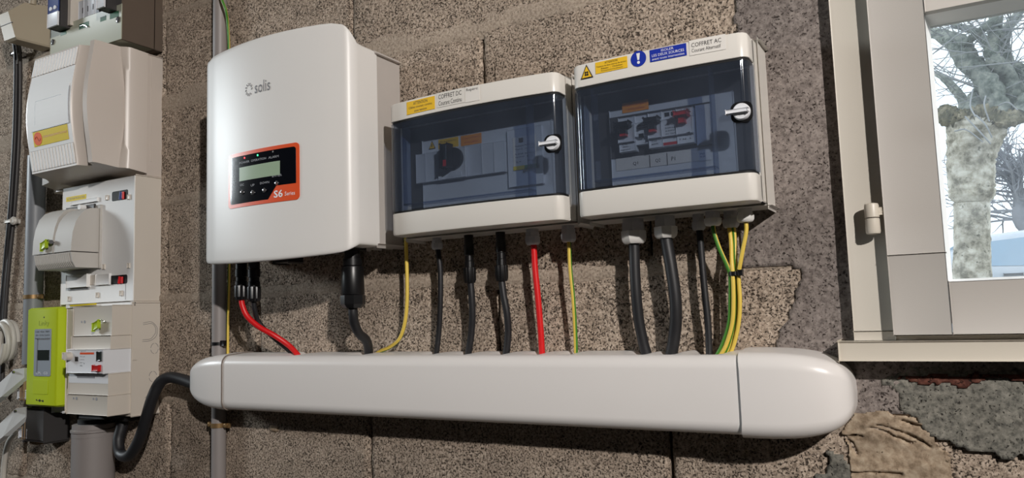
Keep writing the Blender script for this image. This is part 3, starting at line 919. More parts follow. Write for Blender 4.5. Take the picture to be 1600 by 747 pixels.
def inv_z(x, d, top):
    f = sstep(0.108, 0.139, d)
    u = (x - IC) / IHW
    bow = 0.0035 * (1 - min(1, u * u))
    return (IZT + 0.0305 * f + bow * f) if top else (IZB - 0.0105 * f - 0.006 * f * (1 - min(1, u * u)))


cov = MB(); rings = []
for (t, q) in ((0.0045, 0.0), (0.0018, 0.0012), (0.0004, 0.0032), (0.0, 0.007)):
    rings.append([(x, -d, inv_z(x, d, False) + q) for x, d in inv_ring(t)])
for s_ in np.linspace(0.08, 0.92, 9):
    rings.append([(x, -d, inv_z(x, d, False) * (1 - s_) + inv_z(x, d, True) * s_) for x, d in inv_ring(0)])
for (t, q) in ((0.0, 0.007), (0.0004, 0.0032), (0.0018, 0.0012), (0.0045, 0.0)):
    rings.append([(x, -d, inv_z(x, d, True) - q) for x, d in inv_ring(t)])
cov.rings(rings)
cov.build('front_cover', 'inverter_white', INV, 50)
hs = MB().box(IX0 + 0.004, IXR - 0.0015, 0.012, 0.0665, IZB + 0.004, 0.4205, 0.006, 3)
hs.box(IX0 + 0.03, IXR - 0.012, 0.0, 0.012, IZB + 0.02, 0.40)
HS = hs.build('heat_sink', 'heat_sink', INV)
for k in range(14):
    x = IX0 + 0.016 + (IXR - IX0 - 0.032) * k / 13
    MB().box(x - 0.0016, x + 0.0016, 0.016, 0.064, IZB - 0.001, IZB + 0.0045).build('fin', 'heat_sink', HS)
MB().box(IX0 + 0.03, IXR - 0.035, 0.06, 0.118, IZB - 0.004, IZB + 0.006, 0.002).build('underside_plate', 'black_plastic', INV)
# short stub sockets under the cover
MB().box(-0.9609, -0.9257, 0.075, 0.105, IZB - 0.016, IZB, 0.002).build('socket', 'black_plastic', INV)
MB().cyl((-0.8648, -0.09, IZB), (-0.8648, -0.09, IZB - 0.008), 0.009).build('socket', 'black_plastic', INV)
# logo: a ring of short flame strokes and the word
lx, lz = -0.9652, 0.3768
lg = MB()
for k in range(12):
    a = 2 * math.pi * k / 12
    if k == 11:
        continue
    c, s_ = math.cos(a), math.sin(a)
    for q in range(2):
        p = (lx + (0.0065 + 0.0016 * q) * c - 0.0012 * s_ * q, lz + (0.0076 + 0.0026 * q) * s_ + 0.0012 * c * q)
        lg.slab(disc_cols(p[0], p[1], 0.0008, 0.0010, 6), inv_d, 0.0004, 0.0008)
lg.build('logo_mark', 'ink_grey', INV)
text('solis', -0.9506, -0.9155, 0.3676, 0.3868, inv_d, 'ink_grey', INV, 0.0012)
# display panel
QX0, QX1 = -1.0186, -0.8569
QZ0, QZ1 = 0.1843, 0.2747
PAN = MB().slab(round_cols(QX0, QX1, QZ0, QZ1, 0.007), inv_d, 0.0010, 0.0004).build('display_panel', 'panel_orange', INV)
qw, qh = QX1 - QX0, QZ1 - QZ0
cols = []
for x, a, b in round_cols(QX0 + 0.006, QX1 - 0.006, QZ0 + 0.006, QZ1 - 0.006, 0.005):
    f = (x - QX0) / qw
    a2 = QZ0 + qh * (0.06 + 0.23 * sstep(0.60, 0.68, f))
    cols.append((x, max(a, a2), b))
MB().slab(cols, inv_d, 0.0005, 0.0012).build('display_face', 'black_gloss', PAN)


def QP(fx, fz):
    return QX0 + qw * fx, QZ0 + qh * fz


def qbox(fx0, fx1, fz0, fz1):
    return QX0 + qw * fx0, QX0 + qw * fx1, QZ0 + qh * fz0, QZ0 + qh * fz1


a, b, c, d = qbox(0.19, 0.765, 0.47, 0.72)
MB().slab(rect_cols(a, b, c, d), inv_d, 0.0004, 0.0018).build('screen', 'lcd_green', PAN)
for (fx, m) in ((0.27, 'led_red'), (0.465, 'led_green'), (0.675, 'led_off')):
    x, z = QP(fx, 0.885 if m != 'led_off' else 0.90)
    MB().lathe((x, -inv_d(x) - 0.0012, z), (0, -1, 0), [(0, 0.0016), (0.0006, 0.0016), (0.0010, 0.0008)], 12).build('indicator_light', m, PAN)
for s_, fx0, fx1 in (('POWER', 0.19, 0.345), ('OPERATION', 0.37, 0.585), ('ALARM', 0.615, 0.75)):
    a, b, c, d = qbox(fx0, fx1, 0.785, 0.825)
    text(s_, a, b, c, d, inv_d, 'ink_dim', PAN, 0.0019)
for s_, fx0, fx1, fx, fz in (('ESC', 0.20, 0.26, 0.235, 0.265), ('UP', 0.365, 0.42, 0.395, 0.225), ('DOWN', 0.50, 0.625, 0.56, 0.235), ('ENTER', 0.665, 0.79, 0.725, 0.33)):
    x, z = QP(fx, fz)
    a, b, c, d = qbox(fx0, fx1, fz + 0.115, fz + 0.155)
    text(s_, a, b, c, d, inv_d, 'ink_dim', PAN, 0.0019)
    MB().lathe((x, -inv_d(x) - 0.0016, z), (0, -1, 0), [(0, 0.0036), (0.0012, 0.0036), (0.0013, 0.0029), (0.0024, 0.0026), (0.0029, 0.0014)], 16).build('button', 'chrome', PAN)
a, b, c, d = qbox(0.685, 0.80, 0.075, 0.205)
text('S6', a, b, c, d, inv_d, 'ink_white', PAN, 0.0018, bold=0.02)
a, b, c, d = qbox(0.825, 0.95, 0.09, 0.16)
text('Series', a, b, c, d, inv_d, 'ink_white', PAN, 0.0018)

# ================================================================ THE TWO ELECTRICAL BOXES
BZ0, BZ1 = 0.1195, 0.3240


def enclosure(label, X0, X1, zd0, zd1, d0, bow, knob, glands):
    """box with base, lid strips, bowed smoked door, latch; returns root, surface of lid, inner plate depth"""
    C_ = (X0 + X1) / 2; HW = (X1 - X0) / 2
    T = thing('electrical_box', label, 'electrical box', (C_, 0, BZ0))

    def surf(x, z=0):
        u = (x - C_) / HW
        return d0 + bow * (1 - min(1, u * u))

    r = 0.012; dB = 0.066

    def outline(inset=0.0, back=dB, shrink=0.0):
        pts = [(X0 + inset, back)]
        for k in range(7):
            a = math.pi / 2 * k / 6
            pts.append((X0 + inset + r * (1 - math.cos(a)), surf(X0 + r) - shrink - inset - r + r * math.sin(a)))
        n = 12
        for k in range(1, n):
            x = X0 + r + (X1 - X0 - 2 * r) * k / n
            pts.append((min(max(x, X0 + r + inset * 0.2), X1 - r - inset * 0.2), surf(x) - shrink - inset))
        for k in range(6, -1, -1):
            a = math.pi / 2 * k / 6
            pts.append((X1 - inset - r * (1 - math.cos(a)), surf(X1 - r) - shrink - inset - r + r * math.sin(a)))
        pts.append((X1 - inset, back))
        return pts

    def strip(z0, z1, rim_lo, rim_hi):
        mb = MB(); rg = []
        lv = [(0.0035, 0), (0.0010, 0.0010), (0, 0.0035)] if rim_lo else [(0.0006, 0), (0, 0.0006)]
        for t, q in lv:
            rg.append([(x, -d, z0 + q) for x, d in outline(t)])
        lv = [(0, 0.0035), (0.0010, 0.0010), (0.0035, 0)] if rim_hi else [(0, 0.0006), (0.0006, 0)]
        for t, q in lv:
            rg.append([(x, -d, z1 - q) for x, d in outline(t)])
        mb.rings(rg)
        return mb
    # base shell: rim and chamfered bottom, built as a tray so the door looks into a real hollow
    MB().box(X0 - 0.003, X1 + 0.003, 0.0, 0.046, BZ0 - 0.001, BZ1 + 0.001, 0.005, 3).build('base', 'box_plastic', T)
    lid = strip(BZ0, zd0 - 0.0012, True, False)
    lid.v += strip(zd1 + 0.0012, BZ1, False, True).v  # both strips belong to one moulded lid
    n1 = len(lid.f); s2 = strip(zd1 + 0.0012, BZ1, False, True); off = len(lid.v) - len(s2.v)
    lid.f += [tuple(i + off for i in f) for f in s2.f]; lid.mi += s2.mi
    lid.box(X0 - 0.001, X0 + 0.005, 0.046, dB, BZ0 + 0.002, BZ1 - 0.002, 0.001)
    lid.box(X1 - 0.005, X1 + 0.001, 0.046, dB, BZ0 + 0.002, BZ1 - 0.002, 0.001)
    lid.box(X0, X1, 0.046, dB + 0.002, BZ0 + 0.002, zd0 - 0.0015)
    lid.box(X0, X1, 0.046, dB + 0.002, zd1 + 0.0015, BZ1 - 0.002)
    LID = lid.build('lid', 'box_plastic', T, 40)
    for z in (zd0 + 0.0004, zd1 - 0.0004):  # black strips paint the shade in the gaps above and below the door
        MB().rings([[(x, -d, z - 0.0014) for x, d in outline(0.0016)], [(x, -d, z + 0.0014) for x, d in outline(0.0016)]]).build('door_gap_shade', 'deep_black', LID)
    door = MB(); th = 0.0026
    out_ = outline(0.0, dB + 0.001); inn = outline(th, dB + 0.001)
    rg0 = out_ + inn[::-1]
    door.rings([[(x, -d, zd0 + 0.0022) for x, d in rg0], [(x, -d, zd1 - 0.0022) for x, d in rg0]])
    DOOR = door.build('door', 'smoked_door', T, 40)
    # stiffening ribs inside the door make the darker frame lines
    ix0, ix1, iz0, iz1 = X0 + 0.026, X1 - 0.046, zd0 + 0.010, zd1 - 0.003
    for (a, b, c, d) in ((ix0, ix0 + 0.0022, iz0, iz1), (ix1 - 0.0022, ix1, zd0 + 0.002, zd1 - 0.002), (ix0, ix1, iz0, iz0 + 0.002)):
        mid = (a + b) / 2
        MB().box(a, b, surf(X0 + 0.02) - 0.020, surf(mid if b - a < 0.01 else X0 + 0.03) - th - 0.0005, c, d).build('door_rib', 'smoked_rib', DOOR)
    # latch: square recess, round white knob with a bar grip
    kx, kz = knob
    ks = surf(kx)
    MB().slab(round_cols(kx - 0.0130, kx + 0.0125, kz - 0.0125, kz + 0.0125, 0.008), lambda x, z: surf(min(x, X1 - r)), 0.0008, 0.0002).build('latch_recess', 'black_plastic', DOOR)
    KN = MB().lathe((kx, -ks - 0.001, kz), (0, -1, 0), [(0, 0.0102), (0.0045, 0.0100), (0.0060, 0.0090), (0.0062, 0.0)], 32).build('latch_knob', 'module_white', DOOR)
    MB().box(kx - 0.0165, kx + 0.0085, ks + 0.0045, ks + 0.0115, kz - 0.0021, kz + 0.0021, 0.0012).build('latch_grip', 'module_white', DOOR)
    # inside: dark grey tray floor and the pale cover plate
    MB().box(X0 + 0.006, X1 - 0.006, 0.0455, 0.0475, zd0 - 0.004, zd1 + 0.004).build('tray_floor', 'dark_grey_plastic', T)
    MB().box(X0 + 0.034, X1 - 0.030, 0.047, 0.0535, zd0 + 0.003, zd1 - 0.026, 0.0012).build('cover_plate', 'plate_grey', T)
    # base screws and cable glands
    MB().cyl((X1 - 0.006, -0.0462, BZ0 + 0.007), (X1 - 0.006, -0.0475, BZ0 + 0.007), 0.0022).build('screw', 'dark_grey_plastic', T)
    for (gx, gd, rad, ln, col) in glands:
        g = MB().cyl((gx, -gd, BZ0 - 0.0002), (gx, -gd, BZ0 - 0.006), rad * 0.86, None, 20)
        g.cyl((gx, -gd, BZ0 - 0.006), (gx, -gd, BZ0 - ln * 0.5), rad, None, 6)
        G = g.build('cable_gland', col[0], T, 30)
        MB().lathe((gx, -gd, BZ0 - ln * 0.5 - 0.0003), (0, 0, -1), [(0, rad * 1.08), (ln * 0.28, rad * 1.08), (ln * 0.42, rad * 0.98), (ln * 0.5, rad * 0.80), (ln * 0.5, rad * 0.5)], 8 if rad > 0.009 else 8).build('gland_nut', col[1], G, 30)
    return T, surf, LID, DOOR


def sticker(parent, surf, x0, x1, z0, z1, mat, lines=(), ink='ink_black', off=0.0003, name='sticker', tname='lettering'):
    """printed label; lines are (text, fx0, fx1, fz0, fz1[, ink])"""
    st = MB().slab(rect_cols(x0, x1, z0, z1), surf, 0.0004, off).build(name, mat, parent)
    for L in lines:
        text(L[0], x0 + (x1 - x0) * L[1], x0 + (x1 - x0) * L[2], z0 + (z1 - z0) * L[3], z0 + (z1 - z0) * L[4], surf, L[5] if len(L) > 5 else ink, st, off + 0.0006, tname)
    return st


def warn_triangle(parent, surf, xc, z0, w, h, off=0.0004, mark='bolt'):
    def tri(k, q):
        xs = [(-0.5 + i / 10) for i in range(11)]
        return [(xc + w * k * x, z0 + q, z0 + q + h * k * max(1 - abs(2 * x), 0.004)) for x in xs]
    t = MB().slab(tri(1.0, 0), surf, 0.0004, off).build('warning_triangle', 'ink_black', parent)
    MB().slab(tri(0.78, h * 0.075), surf, 0.0003, off + 0.0004).build('triangle_field', 'sticker_yellow', t)
    m = MB()
    if mark == 'bolt':
        m.prism_d([(xc - 0.04 * w, z0 + 0.60 * h), (xc + 0.07 * w, z0 + 0.60 * h), (xc + 0.01 * w, z0 + 0.40 * h), (xc + 0.08 * w, z0 + 0.40 * h), (xc - 0.04 * w, z0 + 0.14 * h), (xc - 0.01 * w, z0 + 0.33 * h), (xc - 0.08 * w, z0 + 0.33 * h)], surf(xc, z0) + off + 0.0006, surf(xc, z0) + off + 0.0010)
    else:
        for k in range(4):
            a = math.pi / 4 + math.pi / 2 * k
            m.slab(disc_cols(xc + 0.11 * w * math.cos(a), z0 + 0.34 * h + 0.12 * w * math.sin(a), 0.07 * w, 0.08 * w, 8), surf, 0.0003, off + 0.0007)
    m.build('triangle_mark', 'ink_black', t)
    return t


def breaker(parent, x0, x1, z0, z1, d0=0.0535, d1=0.066, mat='module_white', toggle=None, tx=0.5, tz=0.62, tw=0.42):
    b = MB().box(x0 + 0.0002, x1 - 0.0002, d0, d1, z0, z1, 0.0008)
    zm = (z0 + z1) / 2; hh = (z1 - z0)
    b.box(x0 + 0.0004, x1 - 0.0004, d1 - 0.002, d1 + 0.004, zm - hh * 0.24, zm + hh * 0.24, 0.001)
    B = b.build('circuit_breaker', mat, parent)
    if toggle:
        cx_ = x0 + (x1 - x0) * tx; w = (x1 - x0) * tw; zt = z0 + hh * tz
        top = 'toggle_black' if toggle == 'black' else 'toggle_red'
        m = MB().box(cx_ - w * 0.24, cx_ + w * 0.24, d1 + 0.002, d1 + 0.011, zt - hh * 0.16, zt + hh * 0.04, 0.001)
        m.box(cx_ - w * 0.5, cx_ + w * 0.5, d1 + 0.004, d1 + 0.015, zt + hh * 0.04, zt + hh * 0.15, 0.002)
        m.build('toggle', top, B)
        if toggle == 'black':
            MB().box(cx_ - w * 0.22, cx_ + w * 0.22, d1 + 0.002, d1 + 0.0105, zt - hh * 0.24, zt - hh * 0.155, 0.0006).build('toggle_flag', 'toggle_red', B)
    return B


# ---- the box on the left: COFFRET DC
DX0, DX1 = -0.7237, -0.4345
dz0, dz1 = 0.1545, 0.2941
DC, dsurf, DLID, DDOOR = enclosure('white electrical box with smoked door, lettered COFFRET DC, beside the inverter', DX0, DX1, dz0, dz1, 0.0935, 0.010,
                                   (-0.4421, 0.2235),
                                   [(-0.6830, 0.03, 0.0085, 0.019, ('gland_grey', 'gland_grey')), (-0.5139, 0.03, 0.0105, 0.024, ('gland_grey', 'gland_grey')), (-0.4562, 0.03, 0.0105, 0.024, ('gland_grey', 'gland_grey'))])
zt0, zt1 = 0.3006, 0.3230
sticker(DLID, dsurf, -0.6844, -0.6299, 0.3006, 0.3201, 'sticker_yellow',
        (('ATTENTION', 0.25, 0.75, 0.66, 0.90), ('Câbles courant continu,', 0.08, 0.92, 0.38, 0.58), ('sous tension', 0.28, 0.72, 0.10, 0.28)))
sticker(DLID, dsurf, -0.6256, -0.5768, 0.3011, 0.3229, 'box_plastic',
        (('COFFRET DC', 0.06, 0.90, 0.55, 0.86), ('Courant Continu', 0.06, 0.90, 0.10, 0.42)))
sticker(DLID, dsurf, -0.5756, -0.5515, 0.3002, 0.3225, 'sticker_white',
        (('Repère:', 0.10, 0.92, 0.66, 0.90),))
MB().box(-0.5756, -0.5756 + 0.0008, 0.102, 0.1032, 0.3020, 0.3226).build('printed_rule', 'ink_black', DLID)
pd = 0.0540
fl = flat(0.0537)
# slotted window in the cover plate with a row of modules
my0, my1 = 0.2026, 0.2476
for (a, b, m) in ((-0.6983, -0.6800, 'module_grey'), (-0.6800, -0.6548, 'module_grey')):
    MB().box(a + 0.0003, b - 0.0003, 0.0535, 0.0600, my0, my1, 0.0006).build('blank_module', m, DC)
SW = MB().box(-0.6537, -0.6048, 0.0535, 0.0630, my0, my1, 0.0008).build('rotary_switch', 'module_white', DC)
rx, rz = -0.6243, 0.2315
MB().lathe((rx, -0.063, rz), (0, -1, 0), [(0, 0.0165), (0.004, 0.0165), (0.006, 0.015)], 28).build('dial', 'black_plastic', SW)
MB().box(rx - 0.0125, rx - 0.0005, 0.068, 0.082, rz - 0.014, rz + 0.020, 0.002).build('dial_grip', 'black_plastic', SW)
MB().box(rx - 0.008, rx - 0.002, 0.0815, 0.0826, rz - 0.0135, rz - 0.004).build('dial_mark', 'toggle_red', SW)
MB().box(rx - 0.011, rx + 0.012, 0.063, 0.0637, my0 + 0.002, my0 + 0.009).build('switch_plate', 'plate_grey', SW)
for k, (a, b) in enumerate(((-0.6037, -0.5790), (-0.5778, -0.5580), (-0.5569, -0.5386))):
    MB().box(a + 0.0003, b - 0.0003, 0.0535, 0.0600, my0, my1, 0.0006).build('blank_module', 'module_grey' if k == 0 else 'plate_grey', DC)
SU = MB().box(-0.5340, -0.4787, 0.0535, 0.0580, 0.1786, 0.2620, 0.0008).build('surge_arrester', 'module_grey', DC)
sx0, sx1, sz0, sz1 = -0.5254, -0.4879, 0.2018, 0.2498
fs = flat(0.0582)
stk = sticker(SU, fs, sx0, sx1, sz0, sz1, 'sticker_white', (('Parafoudre', 0.10, 0.48, 0.70, 0.75), ('Photovoltaïque', 0.52, 0.95, 0.70, 0.75), ('Type 2', 0.10, 0.42, 0.60, 0.65), ('Ucpv 1000 V', 0.52, 0.92, 0.60, 0.65),
                                                                       ('In 20 kA', 0.10, 0.45, 0.46, 0.51), ('Imax 40 kA', 0.52, 0.90, 0.46, 0.51), ('Up 3,8 kV', 0.10, 0.48, 0.36, 0.41), ('IP 20', 0.60, 0.84, 0.36, 0.41), ('L+', 0.15, 0.35, 0.22, 0.27), ('L-', 0.62, 0.84, 0.24, 0.29)))
MB().slab(rect_cols(sx0, (sx0 + sx1) / 2, sz0, sz0 + (sz1 - sz0) * 0.12), fs, 0.0004, 0.0010).build('colour_band', 'sticker_lemon', SU)
MB().slab(rect_cols((sx0 + sx1) / 2, sx1, sz0, sz0 + (sz1 - sz0) * 0.12), fs, 0.0004, 0.0010).build('colour_band', 'sticker_green', SU)
MB().slab(rect_cols(sx0 + (sx1 - sx0) * 0.28, sx0 + (sx1 - sx0) * 0.46, sz0 + (sz1 - sz0) * 0.82, sz0 + (sz1 - sz0) * 0.96), fs, 0.0004, 0.0010).build('printed_square', 'ink_black', SU)
MB().cyl((-0.5077, -0.058, 0.1984), (-0.5077, -0.0605, 0.1984), 0.0018).build('screw', 'chrome', SU)
warn_triangle(DC, fl, -0.6709, 0.2542, 0.013, 0.013)
sticker(DC, fl, -0.6588, -0.6222, 0.2521, 0.2669, 'sticker_yellow', (('Ne pas manœuvrer', 0.10, 0.90, 0.58, 0.82), ('en charge', 0.30, 0.70, 0.18, 0.40)))
sticker(DC, fl, -0.6176, -0.5810, 0.2512, 0.2668, 'sticker_orange', (("Coupure d'urgence", 0.08, 0.92, 0.58, 0.80, 'ink_red'), ('entrée onduleur', 0.16, 0.86, 0.20, 0.42, 'ink_red')))

# ---- the box on the right: COFFRET AC
AX0, AX1 = -0.4104, -0.1810
az0, az1 = 0.1543, 0.2913
AC, asurf, ALID, ADOOR = enclosure('white electrical box with smoked door, lettered COFFRET AC, nearest the window', AX0, AX1, az0, az1, 0.0975, 0.004,
                                   (-0.1914, 0.2254),
                                   [(-0.3576, 0.034, 0.0165, 0.034, ('gland_grey', 'gland_white')), (-0.3130, 0.034, 0.0150, 0.030, ('gland_grey', 'gland_white')),
                                    (-0.2721, 0.022, 0.0085, 0.022, ('gland_grey', 'gland_grey')), (-0.2497, 0.036, 0.0105, 0.019, ('gland_grey', 'gland_white')),
                                    (-0.2302, 0.022, 0.0100, 0.022, ('gland_grey', 'gland_grey')), (-0.2089, 0.036, 0.0100, 0.018, ('gland_white', 'gland_white'))])
warn_triangle(ALID, asurf, -0.3874, 0.3022, 0.0185, 0.0190, mark='sun')
sticker(ALID, asurf, -0.3744, -0.3296, 0.3055, 0.3207, 'sticker_yellow',
        (('ATTENTION', 0.30, 0.70, 0.74, 0.92), ('Présence de deux sources de tension', 0.04, 0.97, 0.52, 0.66), ('Réseau  -  Onduleur', 0.18, 0.86, 0.30, 0.44), ('Panneaux photovoltaïques', 0.18, 0.86, 0.08, 0.22)))
cxb, czb = -0.3145, 0.3140
CB = MB().slab(disc_cols(cxb, czb, 0.0102, 0.0102), asurf, 0.0004, 0.0003).build('mandatory_sign', 'sticker_blue', ALID)
ex = MB().prism_d([(cxb - 0.0011, czb - 0.0018), (cxb + 0.0011, czb - 0.0018), (cxb + 0.0023, czb + 0.0070), (cxb - 0.0023, czb + 0.0070)], asurf(cxb) + 0.0008, asurf(cxb) + 0.0012)
ex.slab(disc_cols(cxb, czb - 0.0050, 0.0019, 0.0019, 10), asurf, 0.0004, 0.0008)
ex.build('exclamation_mark', 'ink_white', CB)
sticker(ALID, asurf, -0.2993, -0.2526, 0.3062, 0.3217, 'sticker_blue',
        (('ISOLER', 0.32, 0.66, 0.70, 0.90), ('LES DEUX SOURCES', 0.06, 0.94, 0.38, 0.60), ('avant toute intervention', 0.06, 0.94, 0.10, 0.28)), 'ink_white')
sticker(ALID, asurf, -0.2489, -0.2049, 0.3047, 0.3237, 'sticker_white',
        (('COFFRET AC', 0.06, 0.88, 0.52, 0.80), ('Courant Alternatif', 0.06, 0.86, 0.18, 0.42)))
by0, by1 = 0.2051, 0.2504
MB().box(-0.3770, -0.2386, 0.0536, 0.0545, by0 - 0.005, by1 + 0.006, 0.0004).build('plate_slot', 'dark_grey_plastic', AC)
b1 = breaker(AC, -0.3595, -0.3369, by0, by1, toggle='black', tx=0.42, tz=0.66, tw=0.85)
b2 = breaker(AC, -0.3369, -0.3193, by0 + 0.007, by1, d1=0.064)
b3 = breaker(AC, -0.3184, -0.3003, by0, by1, toggle='black', tx=0.45, tz=0.66, tw=1.0)
b4 = breaker(AC, -0.3003, -0.2808, by0, by1, d1=0.065)
b5 = breaker(AC, -0.2808, -0.2592, by0, by1, toggle='red', tx=0.46, tz=0.70, tw=0.78)
MB().box(-0.2579, -0.2391, 0.0545, 0.0575, by0 - 0.003, by1 + 0.003, 0.0006).build('blank_module', 'plate_grey', AC)
ff = flat(0.0702)


def bl(b, x0, x1, z, h, s_, ink='ink_black', dd=0.0702):
    text(s_, x0, x1, z, z + h, flat(dd), ink, b, 0.0003)


hh = by1 - by0
bl(b1, -0.3553, -0.3481, by0 + hh * 0.18, 0.0022, 'C16', dd=0.0662)
bl(b1, -0.3553, -0.3446, by0 + hh * 0.12, 0.0018, '230V~', dd=0.0662)
bl(b1, -0.3575, -0.3449, by0 + hh * 0.03, 0.0022, 'legrand', dd=0.0662)
MB().box(-0.3307, -0.3246, 0.0675, 0.069, by0 + hh * 0.33, by0 + hh * 0.45).build('test_button', 'toggle_black', b2)
bl(b2, -0.3339, -0.3190, by0 + hh * 0.60, 0.0018, 'Dx3 40A', dd=0.0680)
bl(b2, -0.3322, -0.3207, by0 + hh * 0.66, 0.0018, '30mA', dd=0.0680)
bl(b3, -0.3148, -0.3080, by0 + hh * 0.16, 0.0022, 'C20', dd=0.0662)
bl(b3, -0.3148, -0.3062, by0 + hh * 0.08, 0.0020, '6000', dd=0.0662)
MB().box(-0.2995, -0.2818, 0.0650, 0.0657, by0 + hh * 0.02, by0 + hh * 0.10).build('printed_band', 'toggle_red', b4)
for k, s_ in enumerate(('AC 25A', '230V', '50Hz', '0,03A')):
    bl(b4, -0.2953, -0.2818, by0 + hh * (0.30 + 0.085 * k), 0.0019, s_, dd=0.0690)
for xx in (-0.2958, -0.2873):
    MB().box(xx, xx + 0.006, 0.0650, 0.0657, by1 - hh * 0.15, by1 - hh * 0.04).build('terminal_hole', 'toggle_black', b4)
bl(b5, -0.2774, -0.2626, by0 + hh * 0.10, 0.0020, '1 N  2', dd=0.0662)
bl(b5, -0.2737, -0.2629, by1 - hh * 0.08, 0.0030, 'I  ON', 'ink_black', dd=0.0662)
bl(b5, -0.2688, -0.2631, by0 + hh * 0.24, 0.0022, '◄', dd=0.0702)
sticker(AC, fl, -0.3575, -0.3206, 0.2601, 0.2739, 'sticker_orange', (("Coupure d'urgence", 0.08, 0.94, 0.56, 0.80, 'ink_red'), ('sortie onduleur', 0.22, 0.86, 0.18, 0.42, 'ink_red')))
ls = MB().slab(rect_cols(-0.3702, -0.2575, 0.1828, 0.1996), fl, 0.0004, 0.0002).build('marker_strip', 'sticker_white', AC)
lz0, lz1 = 0.1872, 0.1923
text('Q1', -0.3461, -0.3389, lz0, lz1, fl, 'ink_black', ls)
text('Q2', -0.3152, -0.3082, lz0, lz1, fl, 'ink_black', ls)
text('P1', -0.2936, -0.2885, lz0, lz1, fl, 'ink_black', ls)
for xx in (-0.3230, -0.2995):
    MB().box(xx, xx + 0.0007, 0.0543, 0.0549, 0.1822, 0.1982).build('printed_rule', 'ink_black', ls)
sticker(AC, fl, -0.2576, -0.2429, 0.1820, 0.1951, 'module_grey', (('IP65', 0.1, 0.5, 0.60, 0.78, 'ink_blue'), ('IK 09', 0.1, 0.55, 0.34, 0.50, 'ink_blue')))

# ================================================================ THE TRUNKING
TX0, TX1 = -1.1214, -0.2165
TZT, TZB, TD = -0.0590, -0.1565, 0.075
TR = thing('cable_trunking', 'long white plastic cable trunking with rounded end caps below the boxes', 'trunking', (-0.66, 0, TZB))


def tprof(inset=0.0, dmax=TD, r=0.017):
    pts = [(0.0, TZB + inset)]
    for k in range(8):
        a = math.pi / 2 * k / 7
        pts.append((dmax - inset - r * (1 - math.sin(a)), TZB + inset + r * (1 - math.cos(a))))
    for k in range(7, -1, -1):
        a = math.pi / 2 * k / 7
        pts.append((dmax - inset - r * (1 - math.sin(a)), TZT - 0.002 - inset - r * (1 - math.cos(a))))
    pts.append((0.026, TZT - inset * 1.2)); pts.append((0.0, TZT - inset * 1.2))
    return pts


# cable notches along the rear top edge: (x, half width)
NOTCH = [(-0.9769, 0.020), (-0.8317, 0.016), (-0.6965, 0.014), (-0.6358, 0.016), (-0.5715, 0.016), (-0.5107, 0.014), (-0.4599, 0.012),
         (-0.3558, 0.017), (-0.3179, 0.017), (-0.2656, 0.024)]


def notch(x):
    v = 0.0
    for nx, hw in NOTCH:
        v = max(v, 1 - sstep(hw * 0.55, hw * 1.15, abs(x - nx)))
    return v


cover = MB(); rg = []
nx = 260
for i in range(nx + 1):
    x = TX0 + (TX1 - TX0) * i / nx
    nv = notch(x)
    ring = []
    for (d, z) in tprof():
        if z > TZT - 0.003 and d < 0.03:
            z -= 0.0065 * nv * (1.0 if d < 0.01 else 0.75)
        ring.append((x, -d, z))
    rg.append(ring)
cover.rings(rg)
cover.build('cover', 'trunk_plastic', TR, 50)


def endcap(xs, xe, grow, power, name_seam, dx_seam):
    """rounded end: profile rings that shrink along a superellipse"""
    zc_ = (TZT + TZB) / 2
    mb = MB(); rg = []
    n = 22
    L = xe - xs
    base = [(d, z) for d, z in tprof(-grow, TD + grow * 0.4, 0.020)]
    for i in range(n + 1):
        t = math.sin(math.pi / 2 * i / n)
        f = (1 - t ** power) ** (1 / power)
        f = max(f, 0.002)
        ring = []
        for (d, z) in base:
            fz = (z - zc_) / ((TZT - TZB) / 2)
            fd = d / TD
            # keep the back on the wall, pull height and depth in toward the tip
            lead = dx_seam * (1 - abs(fz) ** 2) * (1 - t)
            ring.append((xs + L * t + lead, -(d * (0.35 + 0.65 * f) if d > 0 else 0.0) , zc_ + (z - zc_) * f))
        rg.append(ring)
    mb.rings(rg)
    return mb.build('end_cap', 'trunk_plastic', TR, 60)


endcap(TX0, -1.2534, 0.0012, 2.1, None, 0.0)
endcap(TX1 - 0.0045, -0.0989, 0.0030, 3.1, None, 0.0045)
# the seams are fine dark gaps where cover meets caps
for x in (TX0 - 0.0002,):
    s_ = MB(); s_.rings([[(x - 0.0004, -d, z) for d, z in tprof(-0.0014, TD + 0.0006)], [(x + 0.0008, -d, z) for d, z in tprof(-0.0014, TD + 0.0006)]]); s_.build('seam', 'trunk_seam', TR)


# ================================================================ LEFT HAND BOARD
# ---- white unit with the wavy cover
UB0, UB1 = 0.3030, 0.5580
CU = thing('consumer_unit', 'white consumer unit with wavy ribbed cover and yellow sticker, top left', 'consumer unit', (-1.55, 0, UB0))


def bump(z):
    s_ = min(1.0, max(0.0, (z - 0.3215) / (0.570 - 0.3215)))
    return math.sin(math.pi * s_) ** 1.3


def cuf(x, z):
    return 0.1255 + 0.0155 * bump(z)


